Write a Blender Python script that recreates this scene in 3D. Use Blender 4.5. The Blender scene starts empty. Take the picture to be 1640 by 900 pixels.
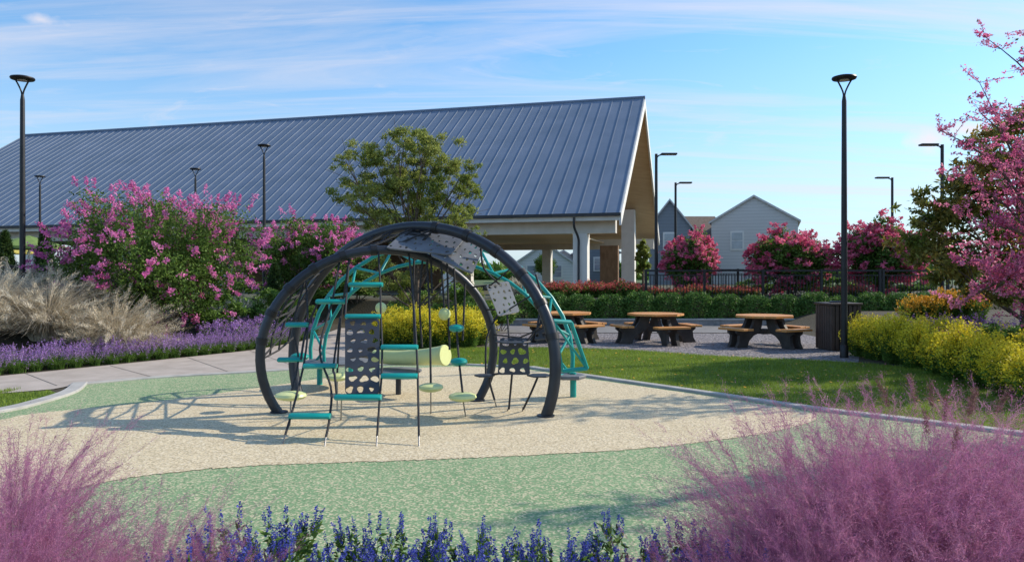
import bpy, math, random
import numpy as np
from mathutils import Vector, Matrix, noise
from mathutils.geometry import tessellate_polygon
random.seed(5); rng=np.random.default_rng(7)
S=bpy.context.scene; COL=S.collection
F=1200.;CX=820.;HY=440.;H=1.75
def P(px,py,Y): return Vector(((px-CX)*Y/F, Y, H-(py-HY)*Y/F))
def G(px,py,z=0.0):
    Y=(H-z)*F/(py-HY); return Vector(((px-CX)*Y/F,Y,z))
V=Vector
# ---------------------------------------------------------------- materials
def nm(name):
    m=bpy.data.materials.new(name); m.use_nodes=True
    nt=m.node_tree; nt.nodes.clear()
    return m,nt,nt.nodes,nt.links
def noisef(nt,scale,detail=3,coord='Object',rough=.55):
    tc=nt.nodes.new('ShaderNodeTexCoord'); n=nt.nodes.new('ShaderNodeTexNoise')
    n.inputs['Scale'].default_value=scale; n.inputs['Detail'].default_value=detail; n.inputs['Roughness'].default_value=rough
    nt.links.new(tc.outputs[coord],n.inputs['Vector']); return n
def ramp(nt,src,a,b,ca,cb):
    r=nt.nodes.new('ShaderNodeValToRGB'); r.color_ramp.elements[0].position=a; r.color_ramp.elements[1].position=b
    r.color_ramp.elements[0].color=(*ca,1); r.color_ramp.elements[1].color=(*cb,1)
    nt.links.new(src,r.inputs[0]); return r
def mixc(nt,fac,a,b,mode='MIX'):
    m=nt.nodes.new('ShaderNodeMix'); m.data_type='RGBA'; m.blend_type=mode
    if isinstance(fac,(int,float)): m.inputs[0].default_value=fac
    else: nt.links.new(fac,m.inputs[0])
    for i,c in ((6,a),(7,b)):
        if isinstance(c,tuple): m.inputs[i].default_value=(*c,1)
        else: nt.links.new(c,m.inputs[i])
    return m.outputs[2]
def fin(nt,col,rough=.7,metal=0,bump=None,bstr=.3,bdist=.02,spec=.5):
    p=nt.nodes.new('ShaderNodeBsdfPrincipled'); o=nt.nodes.new('ShaderNodeOutputMaterial')
    if isinstance(col,tuple): p.inputs['Base Color'].default_value=(*col,1)
    else: nt.links.new(col,p.inputs['Base Color'])
    p.inputs['Roughness'].default_value=rough; p.inputs['Metallic'].default_value=metal; p.inputs['Specular IOR Level'].default_value=spec
    if bump is not None:
        b=nt.nodes.new('ShaderNodeBump'); b.inputs['Strength'].default_value=bstr; b.inputs['Distance'].default_value=bdist
        nt.links.new(bump,b.inputs['Height']); nt.links.new(b.outputs[0],p.inputs['Normal'])
    nt.links.new(p.outputs[0],o.inputs[0]); return p
def basic(name,c1,c2,scale=8,rough=.7,metal=0,bstr=.2,bdist=.01,spec=.5,bscale=None):
    m,nt,N,L=nm(name); n=noisef(nt,scale,4); r=ramp(nt,n.outputs[0],.35,.68,c1,c2)
    bn=noisef(nt,bscale or scale*6,3)
    fin(nt,r.outputs[0],rough,metal,bn.outputs[0],bstr,bdist,spec); return m
def leafm(name,c1,c2,scale=1.2,tr=.3,var=.5,rough=.6):
    m,nt,N,L=nm(name); n=noisef(nt,scale,3); r=ramp(nt,n.outputs[0],.35,.65,c1,c2)
    g=N.new('ShaderNodeNewGeometry'); mr=N.new('ShaderNodeMapRange'); mr.inputs[3].default_value=1-var; mr.inputs[4].default_value=1+var
    L.new(g.outputs['Random Per Island'],mr.inputs[0])
    hs=N.new('ShaderNodeHueSaturation'); L.new(mr.outputs[0],hs.inputs['Value']); L.new(r.outputs[0],hs.inputs['Color'])
    p=N.new('ShaderNodeBsdfPrincipled'); p.inputs['Roughness'].default_value=rough; p.inputs['Specular IOR Level'].default_value=.3
    t=N.new('ShaderNodeBsdfTranslucent'); ms=N.new('ShaderNodeMixShader'); ms.inputs[0].default_value=tr; o=N.new('ShaderNodeOutputMaterial')
    L.new(hs.outputs[0],p.inputs['Base Color']); L.new(hs.outputs[0],t.inputs['Color'])
    L.new(p.outputs[0],ms.inputs[1]); L.new(t.outputs[0],ms.inputs[2]); L.new(ms.outputs[0],o.inputs[0]); return m
M={}
M['charcoal']=basic('charcoal_steel',(.028,.032,.042),(.04,.046,.058),3,.36,.3,.05)
M['black']=basic('black_metal',(.014,.014,.016),(.024,.024,.027),4,.45,.2,.05)
M['teal']=basic('teal_coating',(.0,.29,.26),(.01,.35,.31),3,.35,0,.05)
M['greypanel']=basic('grey_panel',(.13,.135,.15),(.18,.19,.205),5,.5,0,.05)
M['lightpanel']=basic('light_panel',(.38,.36,.34),(.46,.44,.42),5,.5,0,.05)
M['darkpanel']=basic('dark_panel',(.045,.048,.058),(.06,.065,.075),5,.5,0,.05)
M['lime']=basic('lime_plastic',(.66,.72,.30),(.72,.78,.37),3,.4,0,.04)
M['rope']=basic('rope_black',(.018,.018,.021),(.045,.045,.048),60,.8,0,.5)
M['chain']=basic('chain_steel',(.2,.2,.2),(.35,.35,.35),60,.4,.8,.3)
M['bark']=basic('bark',(.08,.06,.042),(.17,.13,.10),9,.9,0,.7,.02)
M['white']=basic('white_paint',(.70,.68,.63),(.78,.76,.71),2,.6,0,.05)
M['trimgrey']=basic('trim_grey',(.52,.51,.49),(.60,.59,.57),2,.6,0,.05)
M['cream']=basic('cream_board',(.62,.58,.51),(.70,.66,.59),2,.6,0,.05)
M['dark']=basic('dark_trim',(.03,.03,.033),(.05,.05,.055),3,.6)
M['joint']=basic('joint_brown',(.20,.175,.15),(.27,.24,.21),3,.9)  # grey-brown of the walkway joints, darker than the concrete
M['glass']=basic('window_glass',(.20,.24,.28),(.32,.38,.44),1,.1,0,.0,spec=1)
M['concrete']=basic('concrete',(.38,.33,.285),(.49,.43,.38),2.2,.85,0,.25,.004,bscale=60)
M['curb']=basic('curb_concrete',(.36,.35,.33),(.48,.47,.44),4,.85,0,.3,.004,bscale=60)
M['stone']=basic('wall_stone',(.2,.195,.19),(.32,.31,.3),6,.85,0,.5,.01)
def rubber(name,base,base2,f1,f2):
    m,nt,N,L=nm(name); tc=N.new('ShaderNodeTexCoord')
    v=N.new('ShaderNodeTexVoronoi'); v.inputs['Scale'].default_value=62; L.new(tc.outputs['Object'],v.inputs['Vector'])
    sp=N.new('ShaderNodeSeparateColor'); L.new(v.outputs['Color'],sp.inputs[0])
    n=noisef(nt,.9,5); big=ramp(nt,n.outputs[0],.35,.65,base,base2)
    r1=ramp(nt,sp.outputs[0],.66,.70,(0,0,0),(1,1,1)); c=mixc(nt,r1.outputs[0],big.outputs[0],f1)
    r2=ramp(nt,sp.outputs[1],.84,.88,(0,0,0),(1,1,1)); c=mixc(nt,r2.outputs[0],c,f2)
    vo=N.new('ShaderNodeMapRange'); vo.inputs[3].default_value=.84; vo.inputs[4].default_value=1.14; L.new(sp.outputs[2],vo.inputs[0])
    hs=N.new('ShaderNodeHueSaturation'); L.new(vo.outputs[0],hs.inputs['Value']); L.new(c,hs.inputs['Color'])
    fin(nt,hs.outputs[0],.9,0,v.outputs['Distance'],.35,.004,.3); return m
M['rub_green']=rubber('rubber_green',(.205,.32,.165),(.24,.355,.19),(.50,.48,.31),(.16,.26,.13))
M['rub_cream']=rubber('rubber_cream',(.62,.52,.34),(.68,.575,.385),(.45,.37,.24),(.72,.64,.48))
def gravel():
    m,nt,N,L=nm('gravel'); tc=N.new('ShaderNodeTexCoord'); v=N.new('ShaderNodeTexVoronoi'); v.inputs['Scale'].default_value=22
    L.new(tc.outputs['Object'],v.inputs['Vector']); sp=N.new('ShaderNodeSeparateColor'); L.new(v.outputs['Color'],sp.inputs[0])
    r=ramp(nt,sp.outputs[0],.1,.95,(.10,.09,.095),(.34,.31,.32)); fin(nt,r.outputs[0],.9,0,v.outputs['Distance'],1,.03); return m
M['gravel']=gravel()
def terrain():
    m,nt,N,L=nm('terrain_ground'); n=noisef(nt,25,5); r=ramp(nt,n.outputs[0],.3,.7,(.035,.03,.018),(.085,.07,.04))
    n2=noisef(nt,.5,5); r2=ramp(nt,n2.outputs[0],.35,.65,(.06,.08,.04),(.12,.10,.075))
    g=N.new('ShaderNodeNewGeometry'); s=N.new('ShaderNodeSeparateXYZ'); L.new(g.outputs['Position'],s.inputs[0])
    mr=N.new('ShaderNodeMapRange'); mr.inputs[1].default_value=28; mr.inputs[2].default_value=29; L.new(s.outputs[1],mr.inputs[0])
    c=mixc(nt,mr.outputs[0],r.outputs[0],r2.outputs[0])
    mr2=N.new('ShaderNodeMapRange'); mr2.inputs[1].default_value=62; mr2.inputs[2].default_value=75; L.new(s.outputs[1],mr2.inputs[0])
    c=mixc(nt,mr2.outputs[0],c,(.08,.13,.04))
    fin(nt,c,.95,0,n.outputs[0],1,.03); return m
M['terrain']=terrain()
M['lawnsheet']=basic('lawn_soil',(.085,.135,.018),(.13,.19,.03),3,.9,0,.6,.02,bscale=70)
M['grassblade']=leafm('grass_blade',(.17,.26,.03),(.30,.39,.05),.7,.4,.35)
M['paving']=basic('paving',(.17,.165,.165),(.25,.24,.235),3,.85,0,.3,.004)
def wood(name,c1,c2,sx=1.5,sy=30,rough=.55):
    m,nt,N,L=nm(name); tc=N.new('ShaderNodeTexCoord'); mp=N.new('ShaderNodeMapping'); mp.inputs['Scale'].default_value=(sx,sy,sy)
    L.new(tc.outputs['Object'],mp.inputs[0]); n=N.new('ShaderNodeTexNoise'); n.inputs['Scale'].default_value=1; n.inputs['Detail'].default_value=5; L.new(mp.outputs[0],n.inputs['Vector'])
    r=ramp(nt,n.outputs[0],.3,.7,c1,c2); fin(nt,r.outputs[0],rough,0,n.outputs[0],.3,.004); return m
M['wood']=wood('table_wood',(.54,.22,.05),(.72,.35,.11))
M['soffit']=wood('soffit_wood',(.64,.46,.28),(.74,.56,.37),.6,6)
M['brownwood']=wood('brown_siding',(.17,.095,.045),(.26,.15,.08),6,2)
M['tabledark']=basic('table_frame_dark',(.04,.034,.03),(.07,.06,.052),5,.6)
M['slat']=basic('bin_slat',(.05,.034,.028),(.08,.056,.046),5,.6)
def roofm(name,c1,c2,metal,rough):
    m,nt,N,L=nm(name); n=noisef(nt,.6,6); r=ramp(nt,n.outputs[0],.3,.7,c1,c2)
    n2=noisef(nt,3,5); p=fin(nt,r.outputs[0],rough,metal,n2.outputs[0],.12,.02)
    rr=N.new('ShaderNodeMapRange'); rr.inputs[3].default_value=rough-.06; rr.inputs[4].default_value=rough+.12; L.new(n2.outputs[0],rr.inputs[0]); L.new(rr.outputs[0],p.inputs['Roughness']); return m
M['roof']=roofm('standing_seam',(.15,.20,.27),(.20,.25,.33),.2,.55)
M['shingle']=basic('shingle_brown',(.15,.11,.08),(.21,.16,.125),5,.9)
M['shinglegrey']=basic('shingle_grey',(.20,.20,.21),(.28,.28,.29),5,.9)
def siding(name,c,step=.18):
    m,nt,N,L=nm(name); g=N.new('ShaderNodeTexCoord'); s=N.new('ShaderNodeSeparateXYZ'); L.new(g.outputs['Object'],s.inputs[0])
    d=N.new('ShaderNodeMath'); d.operation='DIVIDE'; d.inputs[1].default_value=step; L.new(s.outputs[2],d.inputs[0])
    f=N.new('ShaderNodeMath'); f.operation='FRACT'; L.new(d.outputs[0],f.inputs[0])
    r=ramp(nt,f.outputs[0],.0,.2,tuple(x*.7 for x in c),c); fin(nt,r.outputs[0],.7,0,f.outputs[0],.5,.02); return m
M['sidegrey']=siding('siding_grey',(.60,.585,.56),.3)
M['sidewhite']=siding('siding_white',(.70,.69,.66),.3)
M['sideblue']=siding('siding_blue',(.22,.25,.28),.3)
M['canvas_green']=basic('canvas_green',(.14,.22,.05),(.2,.29,.07),3,.8)
M['canvas_yellow']=basic('canvas_yellow',(.45,.38,.08),(.52,.45,.11),3,.8)
# foliage
M['leaf_crape']=leafm('leaf_crape',(.07,.14,.025),(.15,.25,.045),1.3,.4)
M['leaf_tree']=leafm('leaf_tree',(.19,.25,.045),(.34,.37,.10),1.0,.5,.35)
M['leaf_dark']=leafm('leaf_dark',(.03,.065,.018),(.08,.13,.032),1.3,.2,.6,.4)
M['leaf_magnolia']=leafm('leaf_magnolia',(.14,.22,.04),(.38,.25,.06),.9,.45,.5,.4)
M['leaf_box']=leafm('leaf_box',(.06,.14,.025),(.12,.22,.045),3,.3)
M['leaf_plant']=leafm('leaf_plant',(.09,.17,.03),(.16,.28,.05),3,.35)
M['pink']=leafm('petal_pink',(.68,.15,.42),(.84,.32,.60),2,.4,.3)
M['rose']=leafm('petal_rose',(.66,.11,.22),(.82,.24,.36),2,.4,.3)
M['magenta']=leafm('petal_magenta',(.68,.14,.32),(.86,.32,.48),2,.45,.3)
M['yellow']=leafm('petal_yellow',(.66,.56,.03),(.86,.74,.06),3,.35,.3)
M['orange']=leafm('petal_orange',(.65,.32,.03),(.82,.48,.05),3,.3,.3)
M['violet']=leafm('petal_violet',(.36,.18,.52),(.52,.31,.66),3,.3,.4)
M['purple']=leafm('petal_purple',(.24,.10,.34),(.38,.18,.46),3,.35,.3)
M['blue']=leafm('petal_blue',(.07,.08,.40),(.14,.17,.58),3,.35,.4)
M['red']=leafm('petal_red',(.50,.08,.07),(.65,.15,.13),3,.3,.3)
M['muhly']=leafm('muhly_plume',(.38,.12,.27),(.62,.29,.42),2.5,.42,.35)
M['muhlygreen']=leafm('muhly_blade',(.16,.12,.08),(.30,.20,.15),3,.35,.3)
M['silver']=leafm('silver_grass',(.50,.43,.31),(.78,.71,.57),2.0,.35,.35)
M['seed']=leafm('seed_head',(.20,.10,.09),(.34,.19,.15),6,.3,.3)
# ---------------------------------------------------------------- mesh builder
class MB:
    def __init__(s): s.v=[]; s.f=[]; s.n=0
    def add(s,vs,fs):
        vs=np.asarray(vs,float).reshape(-1,3); s.v.append(vs)
        if isinstance(fs,np.ndarray): s.f+= (fs+s.n).tolist()
        else: s.f+=[tuple(i+s.n for i in f) for f in fs]
        s.n+=len(vs); return s
    def box(s,c,size,rz=0,b=0):
        x,y,z=[k/2 for k in size]; c=V(c); R=Matrix.Rotation(rz,3,'Z')
        if b<=0:
            vs=[c+R@V((i*x,j*y,k*z)) for k in(-1,1) for j in(-1,1) for i in(-1,1)]
            return s.add(vs,[(0,2,3,1),(4,5,7,6),(0,1,5,4),(2,6,7,3),(0,4,6,2),(1,3,7,5)])
        rings=[]
        for zz,ins in((-z,b),(-z+b,0),(z-b,0),(z,b)):
            pts=[(x-ins-b,y-ins),(x-ins,y-ins-b),(x-ins,-y+ins+b),(x-ins-b,-y+ins),(-x+ins+b,-y+ins),(-x+ins,-y+ins+b),(-x+ins,y-ins-b),(-x+ins+b,y-ins)]
            rings.append([c+R@V((p[0],p[1],zz)) for p in pts])
        vs=[p for r in rings for p in r]; fs=[tuple(range(8)),tuple(range(31,23,-1))]
        for k in range(3):
            for i in range(8): j=(i+1)%8; fs.append((k*8+i,(k+1)*8+i,(k+1)*8+j,k*8+j))
        return s.add(vs,fs)
    def tube(s,pts,r,seg=8,cap=True,flat=None):
        pts=[V(p) for p in pts]; n=len(pts); rs=r if hasattr(r,'__len__') else [r]*n
        T=[(pts[min(i+1,n-1)]-pts[max(i-1,0)]).normalized() for i in range(n)]
        a=V((0,0,1)) if abs(T[0].z)<.9 else V((1,0,0)); U=(a-T[0]*a.dot(T[0])).normalized(); vs=[];fs=[]
        for i in range(n):
            U=(U-T[i]*U.dot(T[i])).normalized(); W=T[i].cross(U)
            for k in range(seg):
                t=2*math.pi*k/seg; vs.append(pts[i]+(U*math.cos(t)*(flat or 1)+W*math.sin(t))*rs[i])
        for i in range(n-1):
            for k in range(seg):
                j=(k+1)%seg; fs.append((i*seg+k,i*seg+j,(i+1)*seg+j,(i+1)*seg+k))
        if cap: fs+= [tuple(range(seg-1,-1,-1)),tuple((n-1)*seg+k for k in range(seg))]
        return s.add(vs,fs)
    def lathe(s,prof,c=(0,0,0),seg=24,rot=0):
        c=V(c);vs=[];fs=[];n=len(prof)
        for r,z in prof:
            for k in range(seg): t=2*math.pi*k/seg+rot; vs.append(c+V((r*math.cos(t),r*math.sin(t),z)))
        for i in range(n-1):
            for k in range(seg): j=(k+1)%seg; fs.append((i*seg+k,i*seg+j,(i+1)*seg+j,(i+1)*seg+k))
        if prof[0][0]>1e-4: fs.append(tuple(range(seg-1,-1,-1)))
        if prof[-1][0]>1e-4: fs.append(tuple((n-1)*seg+k for k in range(seg)))
        return s.add(vs,fs)
    def prism(s,poly,d):
        n=len(poly); d=V(d); vs=[V(p) for p in poly]+[V(p)+d for p in poly]
        return s.add(vs,[tuple(range(n-1,-1,-1)),tuple(range(n,2*n))]+[(i,(i+1)%n,n+(i+1)%n,n+i) for i in range(n)])
    def mesh(s,name,off=(0,0,0),smooth=False):
        me=bpy.data.meshes.new(name); vs=np.concatenate(s.v)-np.array(off); me.from_pydata(vs.tolist(),[],s.f)
        if smooth: me.polygons.foreach_set('use_smooth',[True]*len(me.polygons))
        me.update(); return me
    def build(s,name,mat,parent=None,off=(0,0,0),smooth=False,fixn=True):
        me=s.mesh(name,off,smooth); me.materials.append(M[mat])
        if fixn and len(me.polygons)<6000:
            import bmesh
            bm=bmesh.new(); bm.from_mesh(me); bmesh.ops.recalc_face_normals(bm,faces=bm.faces); bm.to_mesh(me); bm.free()
        if smooth and hasattr(me,'set_sharp_from_angle'): me.set_sharp_from_angle(angle=math.radians(40))
        return link(name,me,parent)
def link(name,me,parent=None,mat=None):
    if mat: me.materials.append(M[mat])
    o=bpy.data.objects.new(name,me); COL.objects.link(o); o.parent=parent; return o
def thing(name,label,cat,loc=(0,0,0),rz=0,group=None,sc=1):
    o=bpy.data.objects.new(name,None); COL.objects.link(o); o.location=loc; o.rotation_euler=(0,0,rz); o.scale=(sc,sc,sc) if not hasattr(sc,'__len__') else sc
    o.empty_display_size=.2; o['label']=label; o['category']=cat
    if group: o['group']=group
    return o
def dup(root,loc,rz=0,sc=None,label=None,group=None):
    r=root.copy(); COL.objects.link(r); r.location=loc; r.rotation_euler=(0,0,rz)
    if sc: r.scale=(sc,sc,sc) if not hasattr(sc,'__len__') else sc
    if label: r['label']=label
    if group: r['group']=group
    for ch in list(root.children):
        c=ch.copy(); COL.objects.link(c); c.parent=r
        for g in list(ch.children):
            d=g.copy(); COL.objects.link(d); d.parent=c
    return r
def struct(o): o['kind']='structure'; return o
# ---------------------------------------------------------------- terrain
def sst(a,b,x): t=min(1,max(0,(x-a)/(b-a))); return t*t*(3-2*t)
def xedge(y): return -8.8+(y-12.9)*.508 if y<19.4 else -5.5
def hz(x,y):
    a=.85*sst(26.7,27.4,y); b=.85*sst(.7,4.6,xedge(y)-x)*sst(11.5,13.5,y)
    wr=sst(8.5,11,x); c=.5*sst(12.5,18,y)*wr
    return max(a,b,c)
def lin(a,b,s): return list(np.arange(a,b,s))
xs=[-600,-300,-150,-90,-60]+lin(-45,30,.5)+[30,40,60,90,150,300,600]
ys=[-60,-20,-5]+lin(0,32,.35)+[33,36,40,50,62,75,90,120,200,400,900]
vs=[];fs=[]
for y in ys:
    for x in xs: vs.append((x,y,hz(x,y)))
nx=len(xs)
for j in range(len(ys)-1):
    for i in range(nx-1): a=j*nx+i; fs.append((a,a+1,a+nx+1,a+nx))
struct(MB().add(vs,fs).build('ground','terrain',smooth=True,fixn=False))
def cat(pts,closed=False,n=6):
    pts=[V(p) for p in pts]; m=len(pts); out=[]
    R=range(m) if closed else range(m-1)
    for i in R:
        if closed: p0,p1,p2,p3=pts[i-1],pts[i],pts[(i+1)%m],pts[(i+2)%m]
        else: p0,p1,p2,p3=pts[max(i-1,0)],pts[i],pts[i+1],pts[min(i+2,m-1)]
        for k in range(n):
            t=k/n; out.append(.5*((2*p1)+(p2-p0)*t+(2*p0-5*p1+4*p2-p3)*t*t+(3*p1-p0-3*p2+p3)*t**3))
    if not closed: out.append(pts[-1])
    return out
def sheet(name,pts,z,mat):
    pts=[V((p.x,p.y,z)) for p in pts]; tri=tessellate_polygon([pts])
    tri=[t if (pts[t[1]]-pts[t[0]]).cross(pts[t[2]]-pts[t[0]]).z>0 else t[::-1] for t in tri]
    return struct(MB().add(pts,[tuple(t) for t in tri]).build(name,mat,fixn=False))
def gp(l): return [G(*p) for p in l]
rear=[(128,616),(250,606),(420,596),(550,588),(700,584),(830,588),(935,603),(1150,634),(1300,656),(1450,674),(1700,705)]
rearc=cat(gp(rear))
leftc=cat(gp([(-500,760),(-200,695),(0,660),(60,646),(110,630),(128,616)]))
rub=leftc+rearc[1:]+[V((9,4.2,0)),V((-9,4.2,0))]
sheet('rubber_surface_green',rub,.008,'rub_green')
cream=cat(gp([(-500,780),(-200,712),(0,674),(60,663),(250,644),(420,621),(560,601),(700,588.5),(830,592),(935,607),(1100,630.5),(1250,654),(1302,664),(1300,676),(1240,692),(1150,706),(1000,722),(700,737),(400,748),(200,768),(60,800),(-300,880)]),True)
cr=[]
for i,p in enumerate(cream):
    q=cream[(i+1)%len(cream)]; L_=(q-p).length; m=max(1,min(60,int(L_/.03)))
    for k in range(m):
        w_=p.lerp(q,k/m); cr.append(w_+V((rng.normal(0,.006),rng.normal(0,.012),0)))
sheet('rubber_surface_cream',cr,.013,'rub_cream')
walk=gp([(-500,650),(-200,622),(0,603),(60,597),(200,583),(400,562),(480,548),(520,535),(545,526),(650,526),(620,545),(560,572),(470,592),(420,595.5),(250,605.5),(128,615.5),(85,624),(0,631),(-500,675)])
sheet('walkway',walk,.012,'concrete')
jb=MB()
for (a,b) in [((40,598.5),(95,620)),((175,586),(245,605)),((300,573),(368,597)),((400,562.5),(478,589)),((470,550),(552,574))]:
    p,q=G(*a),G(*b); t=(q-p).normalized(); s=V((-t.y,t.x,0))*.008; p.z=q.z=.0165; p+=t*.05; q-=t*.12; jb.add([p-s,p+s,q+s,q-s],[(0,1,2,3)])
struct(jb.build('walkway_joints','joint',fixn=False))
sheet('lawn_base_left',gp([(-500,676),(0,632),(80,626),(92,630),(60,643),(0,655),(-200,690),(-500,750)]),.010,'lawnsheet')
lawnp=cat(gp([(640,573),(700,562),(780,557),(870,557.5),(1000,561),(1150,571),(1340,580),(1480,594),(1640,640)]))+[V((8.2,8.3,0))]+gp([(1700,705),(1450,674.5),(1300,656.5),(1150,634.5),(935,603.5),(830,588.5),(700,584.5),(640,583)])
sheet('lawn_base',lawnp,.010,'lawnsheet')
sheet('gravel',gp([(790,534),(1380,534),(1375,581),(1340,580),(1150,571),(1000,561),(870,557.5),(780,557),(770,545)]),.006,'gravel')
sheet('path',gp([(640,520.8),(1900,520.8),(1900,533.5),(640,533.5)]),.014,'paving')
def curb(name,pts,w,h,mat='curb'):
    mb=MB(); n=len(pts); vs=[];fs=[]
    for i,p in enumerate(pts):
        t=(pts[min(i+1,n-1)]-pts[max(i-1,0)]); t.z=0; t.normalize(); s=V((-t.y,t.x,0))*w/2
        for q,zz in((-1,-.05),(-1,h-.01),(-.85,h),(.85,h),(1,h-.01),(1,-.05)): vs.append(V((p.x,p.y,zz))+s*q)
    for i in range(n-1):
        for k in range(5): fs.append((i*6+k,i*6+k+1,i*6+k+7,i*6+k+6))
    fs+=[tuple(range(6)),tuple(range(n*6-1,n*6-7,-1))]
    return struct(mb.add(vs,fs).build(name,mat))
curb('kerb_rear',cat(gp([(850,590),(935,603),(1150,634),(1300,656),(1450,674),(1700,705)])),.16,.045)
curb('kerb_left',leftc,.22,.045)
curb('kerb_walk',cat(gp([(128,617),(250,606),(420,596),(550,588),(700,584),(850,590)])),.13,.035)
def inpoly(px,py,poly):
    x=np.array([p.x for p in poly]);y=np.array([p.y for p in poly]); ins=np.zeros(len(px),bool); j=len(x)-1
    for i in range(len(x)):
        c=((y[i]>py)!=(y[j]>py))&(px<(x[j]-x[i])*(py-y[i])/(y[j]-y[i]+1e-12)+x[i]); ins^=c; j=i
    return ins
def blades(name,poly,n,label,hh=.05):
    x0,x1=min(p.x for p in poly),max(p.x for p in poly); y0,y1=min(p.y for p in poly),max(p.y for p in poly)
    px=rng.uniform(x0,x1,n*2);py=rng.uniform(y0,y1,n*2); k=inpoly(px,py,poly); px=px[k][:n];py=py[k][:n]; m=len(px)
    B=np.stack([px,py,np.full(m,.008)],1); a=rng.uniform(0,6.28,m); s=np.stack([np.cos(a),np.sin(a),a*0],1)*.004
    tip=B+np.stack([rng.normal(0,.018,m),rng.normal(0,.018,m),rng.uniform(.5,1.2,m)*hh],1)
    vs=np.stack([B-s,B+s,tip],1).reshape(-1,3); fs=np.arange(3*m).reshape(-1,3)
    o=MB().add(vs,fs).build(name,'grassblade',fixn=False); o['kind']='stuff'; o['label']=label; o['category']='grass'
blades('lawn_grass',lawnp,110000,'short green mown lawn between the play surface and picnic tables')
blades('lawn_grass',[V((-9,9,0)),V((-7.5,11.5,0)),G(0,633),G(78,628),G(88,631),G(58,642),G(0,653),G(-200,688)],9000,'small wedge of mown grass by the walkway at left')
mb=MB()
lx=rng.uniform(-1,7,400); ly=rng.uniform(10,17,400); ok=inpoly(lx,ly,lawnp)
for x,y in list(zip(lx[ok],ly[ok]))[:220]:
    a=random.uniform(0,6.28); d=V((math.cos(a),math.sin(a),random.uniform(-.3,.3)))*.03; e=V((-math.sin(a),math.cos(a),random.uniform(-.3,.3)))*.018; c=V((x,y,.055))
    mb.add([c-d,c-e,c+d,c+e],[(0,1,2,3)])
o=mb.build('fallen_leaves','orange',fixn=False); o['kind']='stuff'; o['label']='scattered yellow fallen leaves on the mown lawn'; o['category']='leaves'
# ---------------------------------------------------------------- plant generators
def unit(a): return a/np.linalg.norm(a,axis=1,keepdims=True)
def leafq(Pt,L,W,mb,bias=None):
    n=len(Pt); d=rng.normal(size=(n,3)); 
    if bias is not None: d=d*.6+bias
    d=unit(d); r=rng.normal(size=(n,3)); s=unit(np.cross(d,r)); l=(L*rng.uniform(.6,1.25,n))[:,None]; w=(W*rng.uniform(.6,1.25,n))[:,None]
    vs=np.stack([Pt,Pt+d*l*.45+s*w*.5,Pt+d*l,Pt+d*l*.45-s*w*.5],1).reshape(-1,3)
    mb.add(vs,np.arange(4*n).reshape(-1,4))
def balls(C,R,n,squash=.8,p=.45):
    C=np.asarray(C);R=np.asarray(R); idx=rng.choice(len(C),n,p=R**2/np.sum(R**2)); d=unit(rng.normal(size=(n,3))); rr=(rng.uniform(0,1,n)**p)*R[idx]*rng.uniform(.8,1.15,n)
    d[:,2]*=squash; return C[idx]+d*rr[:,None], d
def limb(mb,a,b,r0,r1,n=6,wob=.12,sag=0):
    a=V(a);b=V(b);L=(b-a).length; pts=[];o1=V(rng.normal(0,1,3))*L*wob
    for i in range(n+1):
        t=i/n; pts.append(a.lerp(b,t)+o1*math.sin(t*math.pi)*.6+V((0,0,1))*sag*L*math.sin(t*math.pi))
    mb.tube(pts,[r0+(r1-r0)*i/n for i in range(n+1)],6); return pts
def panicles(mb,C,D,npet,ln,wd,ps):
    for c,d in zip(C,D):
        d=V(d).normalized(); n=npet; t=rng.uniform(0,1,n); w=wd*(1-.75*t)*np.sqrt(rng.uniform(0,1,n))
        q=unit(rng.normal(size=(n,3))); k=rng.uniform(.6,1.25); Pt=np.array(c)[None]+np.array(d)[None]*(t*ln*k)[:,None]+q*w[:,None]*k
        leafq(Pt,ps,ps*.8,mb)
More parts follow.
